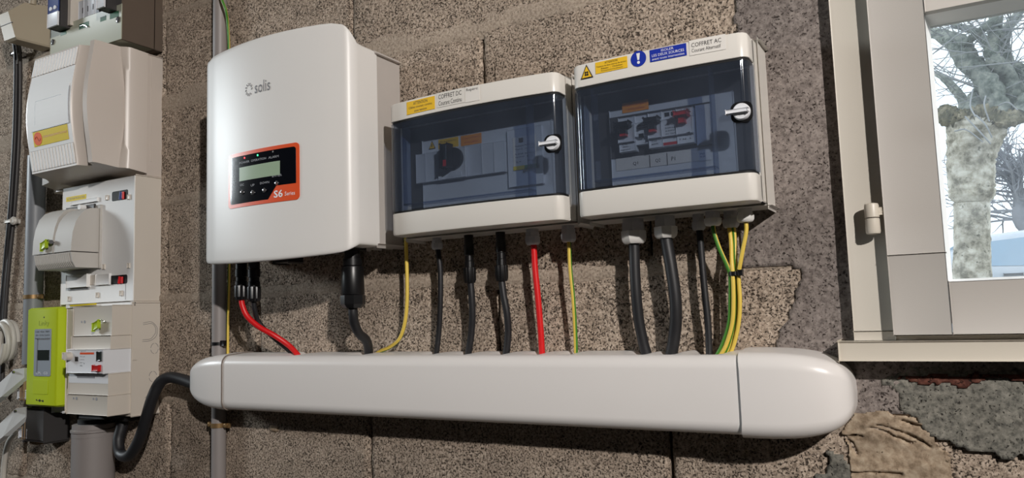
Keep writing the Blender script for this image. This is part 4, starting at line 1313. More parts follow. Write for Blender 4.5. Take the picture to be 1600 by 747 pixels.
def cu_ring(s_):
    z = 0.3215 + (0.570 - 0.3215) * s_
    b = bump(z); f = cuf(0, z); a = 0.1215 + 0.0135 * b
    R_ = [(-1.4035, 0.030), (-1.408, 0.066), (-1.4145, 0.0735), (-1.424, 0.079 - 0.012 * b), (-1.4365, a - 0.003), (-1.4385, a + 0.003), (-1.4500, a + 0.0045), (-1.4520, a + 0.0005), (-1.462, f - 0.016), (-1.474, f - 0.014), (-1.4870, f - 0.004), (-1.489, f)]
    L_ = [(-1.649, f), (-1.652, f - 0.004), (-1.655, f - 0.010), (-1.657, f - 0.016), (-1.659, f - 0.022), (-1.662, 0.090), (-1.666, 0.085), (-1.670, 0.080), (-1.680, 0.0735), (-1.690, 0.0715), (-1.720, 0.066), (-1.730, 0.030)]
    out = []
    for x, d in R_ + L_:
        k = min(1.0, max(0.0, d / 0.12))
        zz = (UB0 + (0.3215 - UB0) * k) * (1 - s_) + (UB1 + (0.570 - UB1) * k) * s_
        out.append((x, -d, zz))
    return out


MB().rings([cu_ring(i / 20) for i in range(21)]).build('wavy_cover', 'wavy_shaded', CU, 40)
MB().box(-1.734, -1.402, 0.0, 0.030, UB0, UB1, 0.002).build('base', 'wavy_shaded', CU)
MB().box(-1.4025, -1.4010, 0.0215, 0.0245, UB0 + 0.03, UB1 - 0.002).build('base_ridge', 'wavy_shaded', CU)
rib = MB()
for k in range(15):
    x = -1.643 + 0.1485 * k / 14
    for za, zb in ((0.5275, 0.5655), (0.326, 0.3655)):
        rib.slab([(x - 0.0026, za, zb), (x + 0.0026, za, zb)], cuf, 0.0026, -0.0004)
o = rib.build('vent_ribs', 'panel_white', CU, smooth=False); o['kind'] = 'stuff'


def cu_cols(x0, x1, z0, z1):
    return rect_cols(x0, x1, z0, z1, 4)


def tall(mb, x0, x1, z0, z1, t, off):
    n = 8
    for k in range(n):
        mb.slab([(x0, z0 + (z1 - z0) * k / n, z0 + (z1 - z0) * (k + 1) / n), (x1, z0 + (z1 - z0) * k / n, z0 + (z1 - z0) * (k + 1) / n)], cuf, t, off)
    return mb


tall(MB(), -1.645, -1.489, 0.367, 0.526, 0.0006, 0.0).build('front_panel', 'panel_white', CU)
HOLD = tall(MB(), -1.627, -1.4955, 0.407, 0.488, 0.0012, 0.0006).build('label_holder', 'panel_white', CU)
for (a, b, c, d) in ((-1.4955, -1.4940, 0.405, 0.482), (-1.627, -1.4955, 0.4055, 0.4070), (-1.6135, -1.6125, 0.418, 0.468), (-1.6135, -1.520, 0.4675, 0.4685)):
    tall(MB(), a, b, c, d, 0.0005, 0.0014).build('holder_edge', 'ink_dim', HOLD)
st = tall(MB(), -1.625, -1.502, 0.3745, 0.4045, 0.0005, 0.0008).build('sticker', 'sticker_lemon', CU)
dc_ = MB().slab(disc_cols(-1.608, 0.3895, 0.0145, 0.0135), cuf, 0.0004, 0.0014).build('round_mark', 'sticker_red', st)
pts = [(-1.608 + 0.009 * (t - 0.5) * 2, 0.3895 + 0.005 * math.sin(2 * math.pi * t)) for t in np.linspace(0, 1, 13)]
MB().tube([(x, -(cuf(x, z) + 0.0019), z) for x, z in pts], 0.0006, 6, 2).build('wave_mark', 'ink_red', st)
text('ATTENTION PRODUCTEUR PHOTOVOLTAIQUE', -1.590, -1.504, 0.3875, 0.3925, cuf, 'ink_red', st, 0.0016)

# ---- white service panel with the hooded cut-out
SP = thing('cutout_fuse', 'white service panel carrying a grey hooded cutout fuse with green seal', 'fuse panel', (-1.53, 0, 0.047))
sx0_, sx1_ = -1.656, -1.402
MB().box(sx0_, sx1_, 0.0, 0.0545, 0.0465, 0.3005, 0.002).build('panel_base', 'panel_cream', SP)
f56 = flat(0.0552)
MB().box(sx0_, sx1_ - 0.0035, 0.0545, 0.0560, 0.0475, 0.2998, 0.0006).build('panel_face', 'panel_white', SP)
for (a, b, c, d, nm) in ((-1.4803, -1.4268, 0.2542, 0.2741, 'a'), (-1.4820, -1.4249, 0.0823, 0.1005, 'b')):
    w = MB().slab(round_cols(a, b, c, d, 0.004), flat(0.0558), 0.0004, 0.0).build('cable_window', 'deep_black', SP)
    x = a + (b - a) * 0.55
    MB().cyl((x, -0.0572, c + 0.001), (x + 0.003, -0.0572, d - 0.003), 0.0028).build('wire_glimpse', 'ink_blue' if nm == 'a' else 'toggle_red', w)
    MB().cyl((x + 0.010, -0.0572, c + 0.001), (x + 0.010, -0.0572, d - 0.004), 0.0026).build('wire_glimpse', 'toggle_red', w)
MB().box(-1.6230, -1.5493, 0.0555, 0.0640, 0.0818, 0.1075, 0.001).build('raised_block', 'panel_white', SP)
MB().box(-1.6270, -1.5533, 0.0555, 0.0580, 0.0767, 0.0801).build('painted_shadow', 'ink_dim', SP)  # grey strip painted as the shadow beneath the raised block
MB().box(-1.5246, -1.4788, 0.0555, 0.0600, 0.0834, 0.1045, 0.001).build('raised_block', 'panel_white', SP)
MB().box(-1.5514, -1.5269, 0.0555, 0.0570, 0.0849, 0.1049, 0.0005).build('recess_plate', 'panel_cream', SP)
for (u, _, v) in ((-1.6225, -0.0560, 0.0588), (-1.5226, -0.0560, 0.0630), (-1.4430, -0.0560, 0.0637), (-1.4225, -0.0560, 0.2575), (-1.4955, -0.0560, 0.2638), (-1.5023, -0.0560, 0.1203), (-1.4193, -0.0560, 0.1180)):
    MB().box(u - 0.0035, u + 0.0035, 0.0555, 0.0580, v - 0.0045, v + 0.0045, 0.0008).build('catch', 'panel_cream', SP)
MB().box(-1.4306, -1.4306 + 0.0010, 0.0555, 0.0565, 0.0503, 0.0825).build('panel_line', 'ink_dim', SP)
sticker(SP, f56, -1.6433, -1.5704, 0.2697, 0.2795, 'sticker_lemon', (('ATTENTION PRODUCTEUR', 0.06, 0.94, 0.25, 0.75),), off=0.0009)
MB().box(-1.6197, -1.5254, 0.0555, 0.0595, 0.2597, 0.2673, 0.0008).build('rail_lip', 'panel_white', SP)
HD = MB()
prof = [(0.058, 0.2440), (0.078, 0.2420), (0.090, 0.2370), (0.100, 0.2260), (0.108, 0.2130), (0.1145, 0.1900), (0.117, 0.1640), (0.1172, 0.1515), (0.058, 0.1515)]
HD.prism_x(prof, -1.5770, -1.5170)
HOOD = HD.build('fuse_hood', 'hood_plastic', SP, 30)
profL = [(0.058, 0.2480), (0.080, 0.2470), (0.094, 0.2400), (0.105, 0.2260), (0.112, 0.2050), (0.116, 0.1800), (0.117, 0.1515), (0.058, 0.1515)]
MB().prism_x(profL, -1.6560, -1.5845).build('hood_half', 'hood_plastic', HOOD, 30)
MB().prism_x([(d - 0.007 if d > 0.06 else d, z - 0.004 if z > 0.16 else z) for d, z in prof], -1.5846, -1.5769).build('hood_groove', 'dark_grey_plastic', HOOD, 30)
MB().prism_x([(0.058, 0.1495), (0.117, 0.1495), (0.1135, 0.1300), (0.107, 0.1190), (0.058, 0.1190)], -1.6500, -1.5175).build('fuse_drawer', 'hood_plastic', SP, 20)
rb = MB()
for k in range(20):
    x = -1.646 + 0.120 * k / 19
    rb.prism_x([(0.1165, 0.1485), (0.1185, 0.1485), (0.1150, 0.1300), (0.1088, 0.1205), (0.1070, 0.1205)], x - 0.0014, x + 0.0014)
o = rb.build('drawer_ribs', 'hood_plastic', SP, smooth=False); o['kind'] = 'stuff'
MB().box(-1.652, -1.512, 0.0555, 0.0600, 0.1185, 0.2500, 0.001).build('hood_backplate', 'hood_plastic', SP)
for (a, b) in ((-1.6290, -1.5797), (-1.5637, -1.5297)):
    MB().box(a, b, 0.0600, 0.0635, 0.2440, 0.2535, 0.0006).build('vent_slot', 'dark_grey_plastic', SP)
MB().cyl((-1.5617, -0.060, 0.2486), (-1.5617, -0.076, 0.2486), 0.0055).build('knob', 'panel_white', SP)


def seal(parent, px):
    """lead seal: short wire twist and a lime plastic tag"""
    x, y, z = px
    T = MB().box(x - 0.020, x - 0.002, -y + 0.004, -y + 0.0075, z - 0.010, z + 0.004, 0.0018)
    for i, v in enumerate(T.v):
        T.v[i] = (v[0], v[1], v[2] + (v[0] - x) * 0.35)
    s_ = T.build('seal_tag', 'seal_lime', parent)
    MB().tube([(x - 0.003, y - 0.005, z), (x + 0.004, y - 0.006, z + 0.004), (x + 0.010, y - 0.003, z + 0.001), (x + 0.012, y + 0.004, z - 0.002)], 0.0007, 5, 5).build('seal_wire', 'chrome', s_)
    return s_


seal(SP, (-1.5923, -0.1170, 0.1749))
MB().cyl((-1.6019, -0.1130, 0.1759), (-1.5751, -0.1240, 0.1732), 0.0042).build('seal_screw', 'chrome', SP)

# ---- main breaker on its base
MBK = thing('main_breaker', 'white main circuit breaker with red test button on a beige base', 'breaker', (-1.51, 0, -0.18))
bx0, bx1 = -1.6255, -1.402
MB().box(bx0, bx1, 0.0, 0.0580, -0.1790, 0.0425, 0.002).build('base', 'panel_cream', MBK)
MB().box(bx0, bx1 - 0.002, 0.050, 0.0610, 0.0395, 0.0450, 0.001).build('base_rim', 'panel_white', MBK)
MB().cyl((-1.3917, -0.0605, 0.0422), (-1.3917, -0.0618, 0.0422), 0.0014).build('rim_screw', 'ink_black', MBK)
MB().box(bx0 + 0.035, bx1 - 0.03, 0.012, 0.052, -0.1900, -0.1795, 0.002).build('cable_entry', 'deep_black', MBK)
# knock-outs moulded in the side of the base
kx = bx1 + 0.0002
def knock(pts, sm=1):
    MB().tube(pts, 0.0004, 5, sm).build('knockout_line', 'ink_grey', MBK)


for (d0, z0) in ((0.010, -0.050), (0.013, -0.106)):
    for q in range(4):
        a0 = q * math.pi / 2 + 0.15
        knock([(kx, -(d0 + 0.0085 * math.cos(a0 + t)), z0 + 0.0105 * math.sin(a0 + t)) for t in np.linspace(0, 1.2, 5)])
for rr in (0.0, 0.0035):
    knock([(kx, -0.036, 0.002 - rr), (kx, -0.018, 0.004 - rr), (kx, -(0.006 + rr), -0.006), (kx, -(0.004 + rr), -0.016), (kx, -(0.008 + rr), -0.027 + rr), (kx, -0.020, -0.034 + rr), (kx, -0.037, -0.035 + rr)], 4)
knock([(kx, -0.030, -0.147), (kx, -0.020, -0.139), (kx, -0.016, -0.138)], 3)
knock([(kx, -0.034, -0.166), (kx, -0.028, -0.1665)])
knock([(kx, -0.012, -0.167), (kx, -0.005, -0.1675)])
MB().box(bx1 - 0.001, bx1 + 0.0015, 0.050, 0.0575, -0.070, -0.048, 0.0004).build('side_catch', 'panel_cream', MBK)
rX = -1.4055
lX = -1.5342
for (nm, mat, a, b, d1, z0, z1) in (('terminal_cover', 'panel_cream', lX, rX, 0.0985, -0.0199, 0.0385), ('body', 'panel_cream', lX - 0.003, rX - 0.001, 0.1000, -0.0463, -0.0206),
                                    ('body', 'panel_cream', lX - 0.005, rX - 0.0015, 0.1030, -0.1343, -0.0934), ('terminal_cover', 'panel_cream', lX - 0.007, rX - 0.001, 0.1045, -0.1730, -0.1350)):
    MB().box(a, b, 0.058, d1, z0 + 0.0003, z1 - 0.0003, 0.0012).build(nm, mat, MBK)
mz0, mz1 = -0.0912, -0.0461
mX0 = -1.5271
MOD = MB().box(mX0, rX - 0.0015, 0.058, 0.1140, mz0, mz1, 0.0015).build('differential_block', 'module_white', MBK)
ML = flat(0.1141)


def mx(f):
    return mX0 + (rX - 0.0015 - mX0) * f


def mz(f):
    return mz0 + (mz1 - mz0) * f


MB().slab(rect_cols(mx(0.36), mx(0.74), mz(0.80), mz(0.88)), ML, 0.0003, 0.0).build('orange_stripe', 'panel_orange', MOD)
text('legrand', mx(0.38), mx(0.52), mz(0.90), mz(0.96), ML, 'ink_grey', MOD, 0.0003)
for k, s_ in enumerate(('500 mA', 'In 60 A', '230 V', 'S')):
    text(s_, mx(0.36), mx(0.36 + 0.14 - 0.02 * k), mz(0.68 - 0.13 * k), mz(0.73 - 0.13 * k), ML, 'ink_grey', MOD, 0.0003)
text('T', mx(0.46), mx(0.50), mz(0.36), mz(0.43), ML, 'ink_black', MOD, 0.0003)
MB().slab(round_cols(mx(0.22), mx(0.31), mz(0.50), mz(0.70), 0.001), ML, 0.0003, 0.0).build('indicator_window', 'dark_grey_plastic', MOD)
MB().box(mx(0.845), mx(0.945), 0.1135, 0.1165, mz(0.54), mz(0.90), 0.001).build('rocker', 'lcd_dark', MOD)
MB().box(mx(0.77), mx(0.935), 0.1135, 0.1195, mz(0.11), mz(0.33), 0.0012).build('test_button', 'button_red', MOD)
lev = MB().box(mx(-0.06), mx(0.05), 0.100, 0.1190, mz(0.62), mz(0.86), 0.0015)
lev.cyl((mx(0.09), -0.113, mz(0.72)), (mx(0.09), -0.125, mz(0.72)), 0.0085, 0.0075)
lev.build('reset_lever', 'panel_cream', MOD)
for (u, _, v) in ((-1.5012, -0.1000, 0.0084), (-1.5132, -0.1000, -0.1420), (-1.4475, -0.1000, -0.1415)):
    s0 = MB().cyl((u - 0.005, -0.098, v), (u - 0.005, -0.1051 if v < -0.1 else -0.0990, v), 0.0022)
    s0.cyl((u + 0.005, -0.098, v), (u + 0.005, -0.1051 if v < -0.1 else -0.0990, v), 0.0030)
    s0.build('screw_hole', 'ink_dim', MBK)
MB().box(-1.5101, -1.4507, 0.1025, 0.1036, -0.1022, -0.0985).build('printed_bar', 'ink_dim', MBK)
MB().slab(rect_cols(lX - 0.004, rX - 0.002, -0.1120, -0.0947), flat(0.1031), 0.0003, 0.0).build('white_band', 'module_white', MBK)
seal(MBK, (-1.4354, -0.1000, 0.0069))
MB().tube([(-1.6025, -0.0660, 0.0433), (-1.5681, -0.0660, 0.0435), (-1.5125, -0.0660, 0.0443)], 0.0016, 6, 3).build('marker_wire', 'sticker_lemon', MBK)

# ---- lime electricity meter
ME = thing('electricity_meter', 'lime green electricity meter with small grey display, bottom left', 'meter', (-1.69, 0, -0.167))
a0, a1, c0, c1 = -1.7465, -1.6285, -0.1675, 0.0425
mbx = MB()
rgs = []
for z, t in ((c0, 0.004), (c0 + 0.004, 0.0), (c1 - 0.004, 0.0), (c1, 0.004)):
    rgs.append([(a0 + t, 0.0, z), (a0 + t, -0.060, z), (a0 + 0.0025 + t, -0.0745 + t, z), (a0 + 0.006 + t, -0.0770 + t, z), (a1 - 0.006 - t, -0.0770 + t, z), (a1 - 0.0025 - t, -0.0745 + t, z), (a1 - t, -0.060, z), (a1 - t, 0.0, z)])
mbx.rings(rgs); mbx.build('case', 'lime_plastic', ME, 40)
fm = flat(0.0771)
scp = MB().slab(round_cols(-1.7125, -1.6497, -0.1033, -0.0031, 0.004), fm, 0.0010, 0.0).build('display_plate', 'meter_grey', ME)
fs2 = flat(0.0782)
LC = MB().slab(rect_cols(-1.6981, -1.6547, -0.0695, -0.0479), fs2, 0.0006, 0.0).build('screen', 'lcd_dark', scp)
for (u0, u1, v0, v1) in ((57.5, 59, 530, 582), (57.5, 77, 529, 531)):
    MB().slab(rect_cols(-1.7017 if u0 == 57.5 else 0, (-1.6981 if u1 == 59 else -1.6547), (-0.0951 if v1 == 582 else -0.0262), (-0.0249 if v0 == 530 else -0.0235)), fs2, 0.0003, 0.0).build('plate_line', 'ink_grey', scp)
for k, (s_, u0, u1) in enumerate((('123 456 789', 0.08, 0.90), ('230 V 50 Hz 15-60 A', 0.08, 0.92), ('0000 imp/kWh', 0.06, 0.96))):
    X0_, X1_ = -1.7125, -1.6497
    zt_ = -0.0072 - 0.0075 * k
    text(s_, X0_ + (X1_ - X0_) * u0, X0_ + (X1_ - X0_) * u1, zt_ - 0.0035, zt_, fs2, 'ink_black', scp, 0.0003)
text('CPL  G3', -1.7030, -1.6596, -0.0993, -0.0939, fs2, 'ink_white', scp, 0.0003)
text('Linky', -1.6980, -1.6593, 0.0009, 0.0145, fm, 'ink_lime', ME, 0.0003)
MB().cyl((-1.6792, -0.0765, 0.0213), (-1.6792, -0.0774, 0.0213), 0.0018).build('indicator_light', 'ink_black', ME)
MB().slab(round_cols(-1.7140, -1.6584, -0.1410, -0.1115, 0.002), fm, 0.0007, 0.0).build('hatch', 'lime_plastic', ME)
us = MB(); ux, uz = -1.6882, -0.1545
us.slab(disc_cols(ux, uz, 0.0035, 0.0028, 8), fm, 0.0003, 0.0); us.slab(disc_cols(ux + 0.012, uz - 0.0005, 0.0028, 0.0022, 8), fm, 0.0003, 0.0); us.slab(rect_cols(ux - 0.012, ux + 0.010, uz - 0.0006, uz + 0.0006), fm, 0.0003, 0.0); us.slab(disc_cols(ux - 0.012, uz + 0.001, 0.002, 0.0018, 8), fm, 0.0003, 0.0)
us.build('port_symbol', 'ink_black', ME)

MB().box(-1.7061, -1.6652, 0.02, 0.040, -0.1835, -0.1678, 0.002).build('white_tab', 'module_white', ME)  # white tab below the meter, parented to it instead of the breaker base

# ---- open metal box with old breakers at the top
OB = thing('distribution_box', 'open grey metal distribution box with exposed breakers, cut by the top edge', 'distribution box', (-1.53, 0, 0.575))
oz0 = 0.5735
MB().box(-1.657, -1.402, 0.0, 0.018, oz0, 0.86, 0.001).build('back_plate', 'shaded_metal', OB)
MB().box(-1.4045, -1.402, 0.018, 0.0900, oz0, 0.86, 0.0006).build('side_plate', 'shaded_metal', OB)
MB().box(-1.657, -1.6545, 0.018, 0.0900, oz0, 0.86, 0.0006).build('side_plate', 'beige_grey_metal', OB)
FP = MB().box(-1.6555, -1.4030, 0.0885, 0.0912, oz0 + 0.0006, 0.6475, 0.0006).build('front_plate', 'beige_grey_metal', OB)
MB().box(-1.6545, -1.4045, 0.018, 0.0885, oz0, oz0 + 0.002).build('bottom_plate', 'beige_grey_metal', OB)
ft = flat(0.0913)
for (xa, xb, za, zb) in ((-1.6173, -1.5957, 0.6256, 0.6371), (-1.5491, -1.5148, 0.6249, 0.6361),
                         (-1.4747, -1.4550, 0.6252, 0.6348), (-1.4421, -1.4121, 0.6232, 0.6354)):
    MB().slab(rect_cols(xa, xb, za, zb), ft, 0.0003, 0.0).build('slot', 'pcb_green', FP)
MB().tube([(-1.5433, -0.0930, 0.6308), (-1.5296, -0.0930, 0.6305), (-1.5158, -0.0930, 0.6233)], 0.0014, 6, 4).build('bare_wire', 'chrome', FP)
for q in ((-1.6451, -0.0913, 0.6178), (-1.4134, -0.0913, 0.6160)):
    sc = MB().lathe((q[0], q[1], q[2]), (0, -1, 0), [(0, 0.0065), (0.0015, 0.0065), (0.0025, 0.005)], 18).build('screw', 'chrome', FP)
    MB().box(q[0] - 0.0012, q[0] + 0.0012, -q[1] + 0.0022, -q[1] + 0.0029, q[2] - 0.005, q[2] + 0.005).build('screw_slot', 'ink_black', sc)
# breakers: two tall ones either side of a low row
def old_breaker(x0, x1, d1, z0, z1, front, side):
    B = MB().box(x0, x1, 0.018, d1 - 0.004, z0, z1, 0.001).build('old_breaker', side, OB)
    MB().box(x0, x1, d1 - 0.004, d1, z0, z0 + 0.030, 0.0008).build('breaker_face', front, B)
    MB().box(x0, x1, d1 - 0.004, d1 - 0.001, z0 + 0.0305, z1, 0.0008).build('breaker_face', 'ink_blue' if side == 'dark_grey_plastic' else front, B)
    for k in range(2):
        xx = x0 + (x1 - x0) * (0.3 + 0.4 * k)
        MB().cyl((xx, -(d1 - 0.002), z0 + 0.040), (xx, -(d1 + 0.001), z0 + 0.040), 0.0045).build('terminal_screw', 'module_white', B)
    return B


old_breaker(-1.6204, -1.5821, 0.118, 0.6351, 0.76, 'module_white', 'dark_grey_plastic')
old_breaker(-1.4448, -1.4297 + 0.010, 0.118, 0.6369, 0.80, 'module_white', 'dark_grey_plastic')
MB().box(-1.5903, -1.5714, 0.018, 0.0970, 0.6395, 0.76, 0.0008).build('divider', 'panel_cream', OB)
for k in range(4):
    x0 = -1.5612 + 0.0185 * k
    q = MB().box(x0 + 0.0004, x0 + 0.0181, 0.018, 0.0860, 0.640, 0.690, 0.0008).build('slim_breaker', 'module_grey', OB)
    MB().box(x0 + 0.0004, x0 + 0.0181, 0.018, 0.0700, 0.6902, 0.76, 0.0008).build('slim_body', 'module_grey', q)
    MB().box(x0 + 0.0140, x0 + 0.0160, 0.0855, 0.0866, 0.662, 0.674).build('slot_mark', 'ink_black', q)


# ================================================================ CABLES, PIPES AND CLIPS
def cable(name, label, pts, r, mat, stripe=None, n=12, twist=0.0, group=None, cat='cable'):
    o = MB().tube(pts, r, n, 8, stripe, twist).build(name, mat)
    return tag(o, label, cat, group)


def yg(phase=0, n=12):
    return lambda i: 1 if (i + phase) % n in (0, 1, 2, 3) else 0


YG = ['earth_yellow', 'earth_green']


def plug(root, x, d, z0, zn, z1, r, rn):
    """round connector: body down to the nut, fluted nut below"""
    b = MB().lathe((x, -d, z0), (0, 0, -1), [(0, r * 0.92), ((z0 - zn) * 0.30, r * 0.92), ((z0 - zn) * 0.32, r), ((z0 - zn) * 0.62, r), ((z0 - zn) * 0.64, r * 0.86), ((z0 - zn) * 0.80, r * 0.86), ((z0 - zn) * 0.82, r * 0.98), (z0 - zn, r * 0.98)], 20).build('plug_body', 'black_plastic', root)
    g = MB(); k = 14; ring = []
    for h, f in ((0, 0.97), (0.0015, 1.0), ((zn - z1) * 0.8, 1.0), (zn - z1, 0.82)):
        ring.append([(x + rn * f * (1.0 if i % 2 else 0.93) * math.cos(math.pi * i / k), -d + rn * f * (1.0 if i % 2 else 0.93) * math.sin(math.pi * i / k), zn - 0.0004 - h) for i in range(2 * k)])
    g.rings(ring); g.build('plug_nut', 'black_plastic', root, 20)


# under the inverter
T = thing('solar_cable', 'red solar cable with black plug hanging under the inverter', 'cable', (-1.0609, -0.085, 0.03))
plug(T, -1.0609, 0.085, 0.1015, 0.0611, 0.0367, 0.0105, 0.0115)
MB().tube([(-1.0609, -0.0850, 0.0411), (-1.0588, -0.0840, 0.0256), (-1.0507, -0.0800, 0.0065), (-1.0313, -0.0720, -0.0118), (-1.0087, -0.0600, -0.0269), (-0.9919, -0.0440, -0.0443), (-0.9871, -0.0280, -0.0607), (-0.9836, -0.0240, -0.0709)], 0.0048, 12).build('sheath', 'red_cable', T)
T = thing('solar_cable', 'black solar cable with black plug, just right of the red one under the inverter', 'cable', (-1.0342, -0.082, 0.03))
plug(T, -1.0325, 0.082, 0.1015, 0.0577, 0.0324, 0.0105, 0.0115)
MB().tube([(-1.0342, -0.0820, 0.0368), (-1.0355, -0.0780, 0.0181), (-1.0373, -0.0680, -0.0030), (-1.0276, -0.0540, -0.0236), (-1.0115, -0.0400, -0.0433), (-1.0014, -0.0260, -0.0597), (-0.9964, -0.0220, -0.0711)], 0.0042, 12).build('sheath', 'black_rubber', T)
T = thing('inverter_power_cable', 'thick black cable with big round screw connector under the inverter right end', 'cable', (-0.8100, -0.085, 0.03))
x = -0.8078; zt = 0.1035
zA, zB, zC = 0.0797, 0.0344, 0.0143
MB().lathe((x, -0.085, zt), (0, 0, -1), [(0, 0.0125), ((zt - zA) * 0.5, 0.0125), ((zt - zA) * 0.52, 0.0150), (zt - zA - 0.001, 0.0150), (zt - zA, 0.0140)], 24).build('socket_collar', 'black_plastic', T)
MB().lathe((x, -0.085, zA - 0.0006), (0, 0, -1), [(0, 0.0165), (0.002, 0.0172), (zA - zB - 0.002, 0.0185), (zA - zB - 0.0008, 0.0180)], 24).build('connector_body', 'black_plastic', T)
MB().lathe((x, -0.085, zB - 0.0004), (0, 0, -1), [(0, 0.0188), (0.002, 0.0194), (zB - zC - 0.006, 0.0194), (zB - zC, 0.0140)], 8).build('connector_nut', 'black_plastic', T, 25)
MB().tube([(-0.8086, -0.0850, 0.0193), (-0.8085, -0.0840, 0.0033), (-0.8114, -0.0780, -0.0108), (-0.8147, -0.0640, -0.0264), (-0.8171, -0.0460, -0.0363), (-0.8222, -0.0340, -0.0472), (-0.8279, -0.0260, -0.0601), (-0.8299, -0.0240, -0.0727)], 0.0074, 14).build('sheath', 'black_rubber', T)
cable('earth_wire', 'yellow green earth wire curving from the DC box back down into the trunking', [(-0.7440, -0.0300, 0.1232), (-0.7435, -0.0300, 0.0943), (-0.7430, -0.0300, 0.0635), (-0.7440, -0.0300, 0.0228), (-0.7494, -0.0290, -0.0096), (-0.7619, -0.0270, -0.0358), (-0.7841, -0.0240, -0.0501), (-0.8078, -0.0210, -0.0574), (-0.8195, -0.0200, -0.0636)], 0.0030, YG, yg(1), twist=4)

# under the DC box
cable('control_cable', 'thin black cable from the left grey gland of the DC box', [(-0.6830, -0.030, 0.112), (-0.6811, -0.0300, 0.0942), (-0.6790, -0.0290, 0.0651), (-0.6810, -0.0280, 0.0205), (-0.6876, -0.0240, -0.0240), (-0.6964, -0.0200, -0.0618), (-0.6980, -0.0200, -0.0737)], 0.0043, 'black_rubber')
for (u, lab, pts) in ((733, 'black string cable with plug, left of the two below the DC box', [(-0.6220, -0.0320, 0.0473), (-0.6212, -0.0310, 0.0231), (-0.6229, -0.0280, -0.0058), (-0.6288, -0.0240, -0.0347), (-0.6369, -0.0200, -0.0610), (-0.6385, -0.0200, -0.0735)]),
                      (783, 'black string cable with plug, right of the two below the DC box', [(-0.5670, -0.0320, 0.0447), (-0.5645, -0.0320, 0.0238), (-0.5612, -0.0300, -0.0027), (-0.5630, -0.0250, -0.0309), (-0.5703, -0.0200, -0.0611), (-0.5730, -0.0200, -0.0733)])):
    x = -0.6230 if u == 733 else -0.5667
    T = thing('string_cable', lab, 'cable', (x, -0.032, 0.06), 'plugged string cables under the DC box')
    zn, zz = (0.0688, 0.0455)
    plug(T, x, 0.032, 0.1180, zn, zz, 0.0078, 0.0098)
    MB().tube(pts, 0.0053, 12).build('sheath', 'black_rubber', T)
cable('red_cable', 'bright red cable from a grey gland at the right of the DC box', [(-0.5139, -0.030, 0.110), (-0.5125, -0.0300, 0.0931), (-0.5122, -0.0290, 0.0606), (-0.5100, -0.0270, 0.0142), (-0.5093, -0.0240, -0.0318), (-0.5106, -0.0200, -0.0622), (-0.5100, -0.0200, -0.0741)], 0.0046, 'red_cable')
cable('earth_wire', 'yellow green earth wire dropping straight from the right end of the DC box', [(-0.4562, -0.030, 0.110), (-0.4560, -0.0300, 0.0936), (-0.4561, -0.0290, 0.0574), (-0.4541, -0.0270, 0.0122), (-0.4551, -0.0230, -0.0327), (-0.4568, -0.0200, -0.0623), (-0.4573, -0.0200, -0.0739)], 0.0029, YG, yg(8), twist=1.2)

# under the AC box
cable('power_cable', 'thick black cable from the biggest gland at the left of the AC box', [(-0.3576, -0.034, 0.092), (-0.3579, -0.0340, 0.0757), (-0.3585, -0.0340, 0.0473), (-0.3586, -0.0330, 0.0173), (-0.3582, -0.0290, -0.0169), (-0.3553, -0.0240, -0.0470), (-0.3527, -0.0210, -0.0624), (-0.3519, -0.0200, -0.0735)], 0.0072, 'black_rubber', n=14)
cable('power_cable', 'thick black cable bowing right, from the second gland of the AC box', [(-0.3130, -0.034, 0.096), (-0.3122, -0.0340, 0.0827), (-0.3080, -0.0340, 0.0487), (-0.3052, -0.0330, 0.0110), (-0.3070, -0.0300, -0.0181), (-0.3125, -0.0250, -0.0431), (-0.3183, -0.0210, -0.0625), (-0.3210, -0.0200, -0.0734)], 0.0080, 'black_rubber', n=14)
cable('twin_cable', 'slim ribbed black cable between the thick black ones and the earth wires', [(-0.2721, -0.022, 0.106), (-0.2711, -0.0220, 0.0871), (-0.2704, -0.0220, 0.0553), (-0.2692, -0.0220, 0.0179), (-0.2677, -0.0210, -0.0234), (-0.2683, -0.0200, -0.0561), (-0.2693, -0.0200, -0.0733)], lambda t: 0.0044 + 0.0004 * math.sin(t * 150), 'black_rubber')
G = 'earth wires tied below the AC box'
cable('earth_wire', 'green and yellow earth wire slanting in from the left above the black tie', [(-0.2497, -0.036, 0.106), (-0.2488, -0.0360, 0.0910), (-0.2437, -0.0350, 0.0711), (-0.2361, -0.0320, 0.0487), (-0.2334, -0.0300, 0.0349), (-0.2355, -0.0290, 0.0043), (-0.2393, -0.0270, -0.0238), (-0.2511, -0.0220, -0.0521), (-0.2619, -0.0190, -0.0684), (-0.2650, -0.0180, -0.0758)], 0.0027, YG, yg(3), group=G)
cable('earth_wire', 'yellow earth wire second from the left in the tied bundle', [(-0.2302 - 0.003, -0.024, 0.106), (-0.2313, -0.0240, 0.0806), (-0.2305, -0.0300, 0.0566), (-0.2295, -0.0325, 0.0362), (-0.2307, -0.0325, 0.0041), (-0.2346, -0.0300, -0.0238), (-0.2455, -0.0250, -0.0520), (-0.2571, -0.0200, -0.0684), (-0.2609, -0.0180, -0.0758)], 0.0027, YG, yg(11), group=G)
cable('earth_wire', 'yellow earth wire third from the left in the tied bundle', [(-0.2302 + 0.003, -0.022, 0.106), (-0.2270, -0.0220, 0.0804), (-0.2269, -0.0250, 0.0566), (-0.2269, -0.0270, 0.0362), (-0.2283, -0.0260, 0.0040), (-0.2321, -0.0240, -0.0241), (-0.2417, -0.0210, -0.0522), (-0.2512, -0.0190, -0.0684), (-0.2544, -0.0180, -0.0758)], 0.0027, YG, yg(2), group=G)
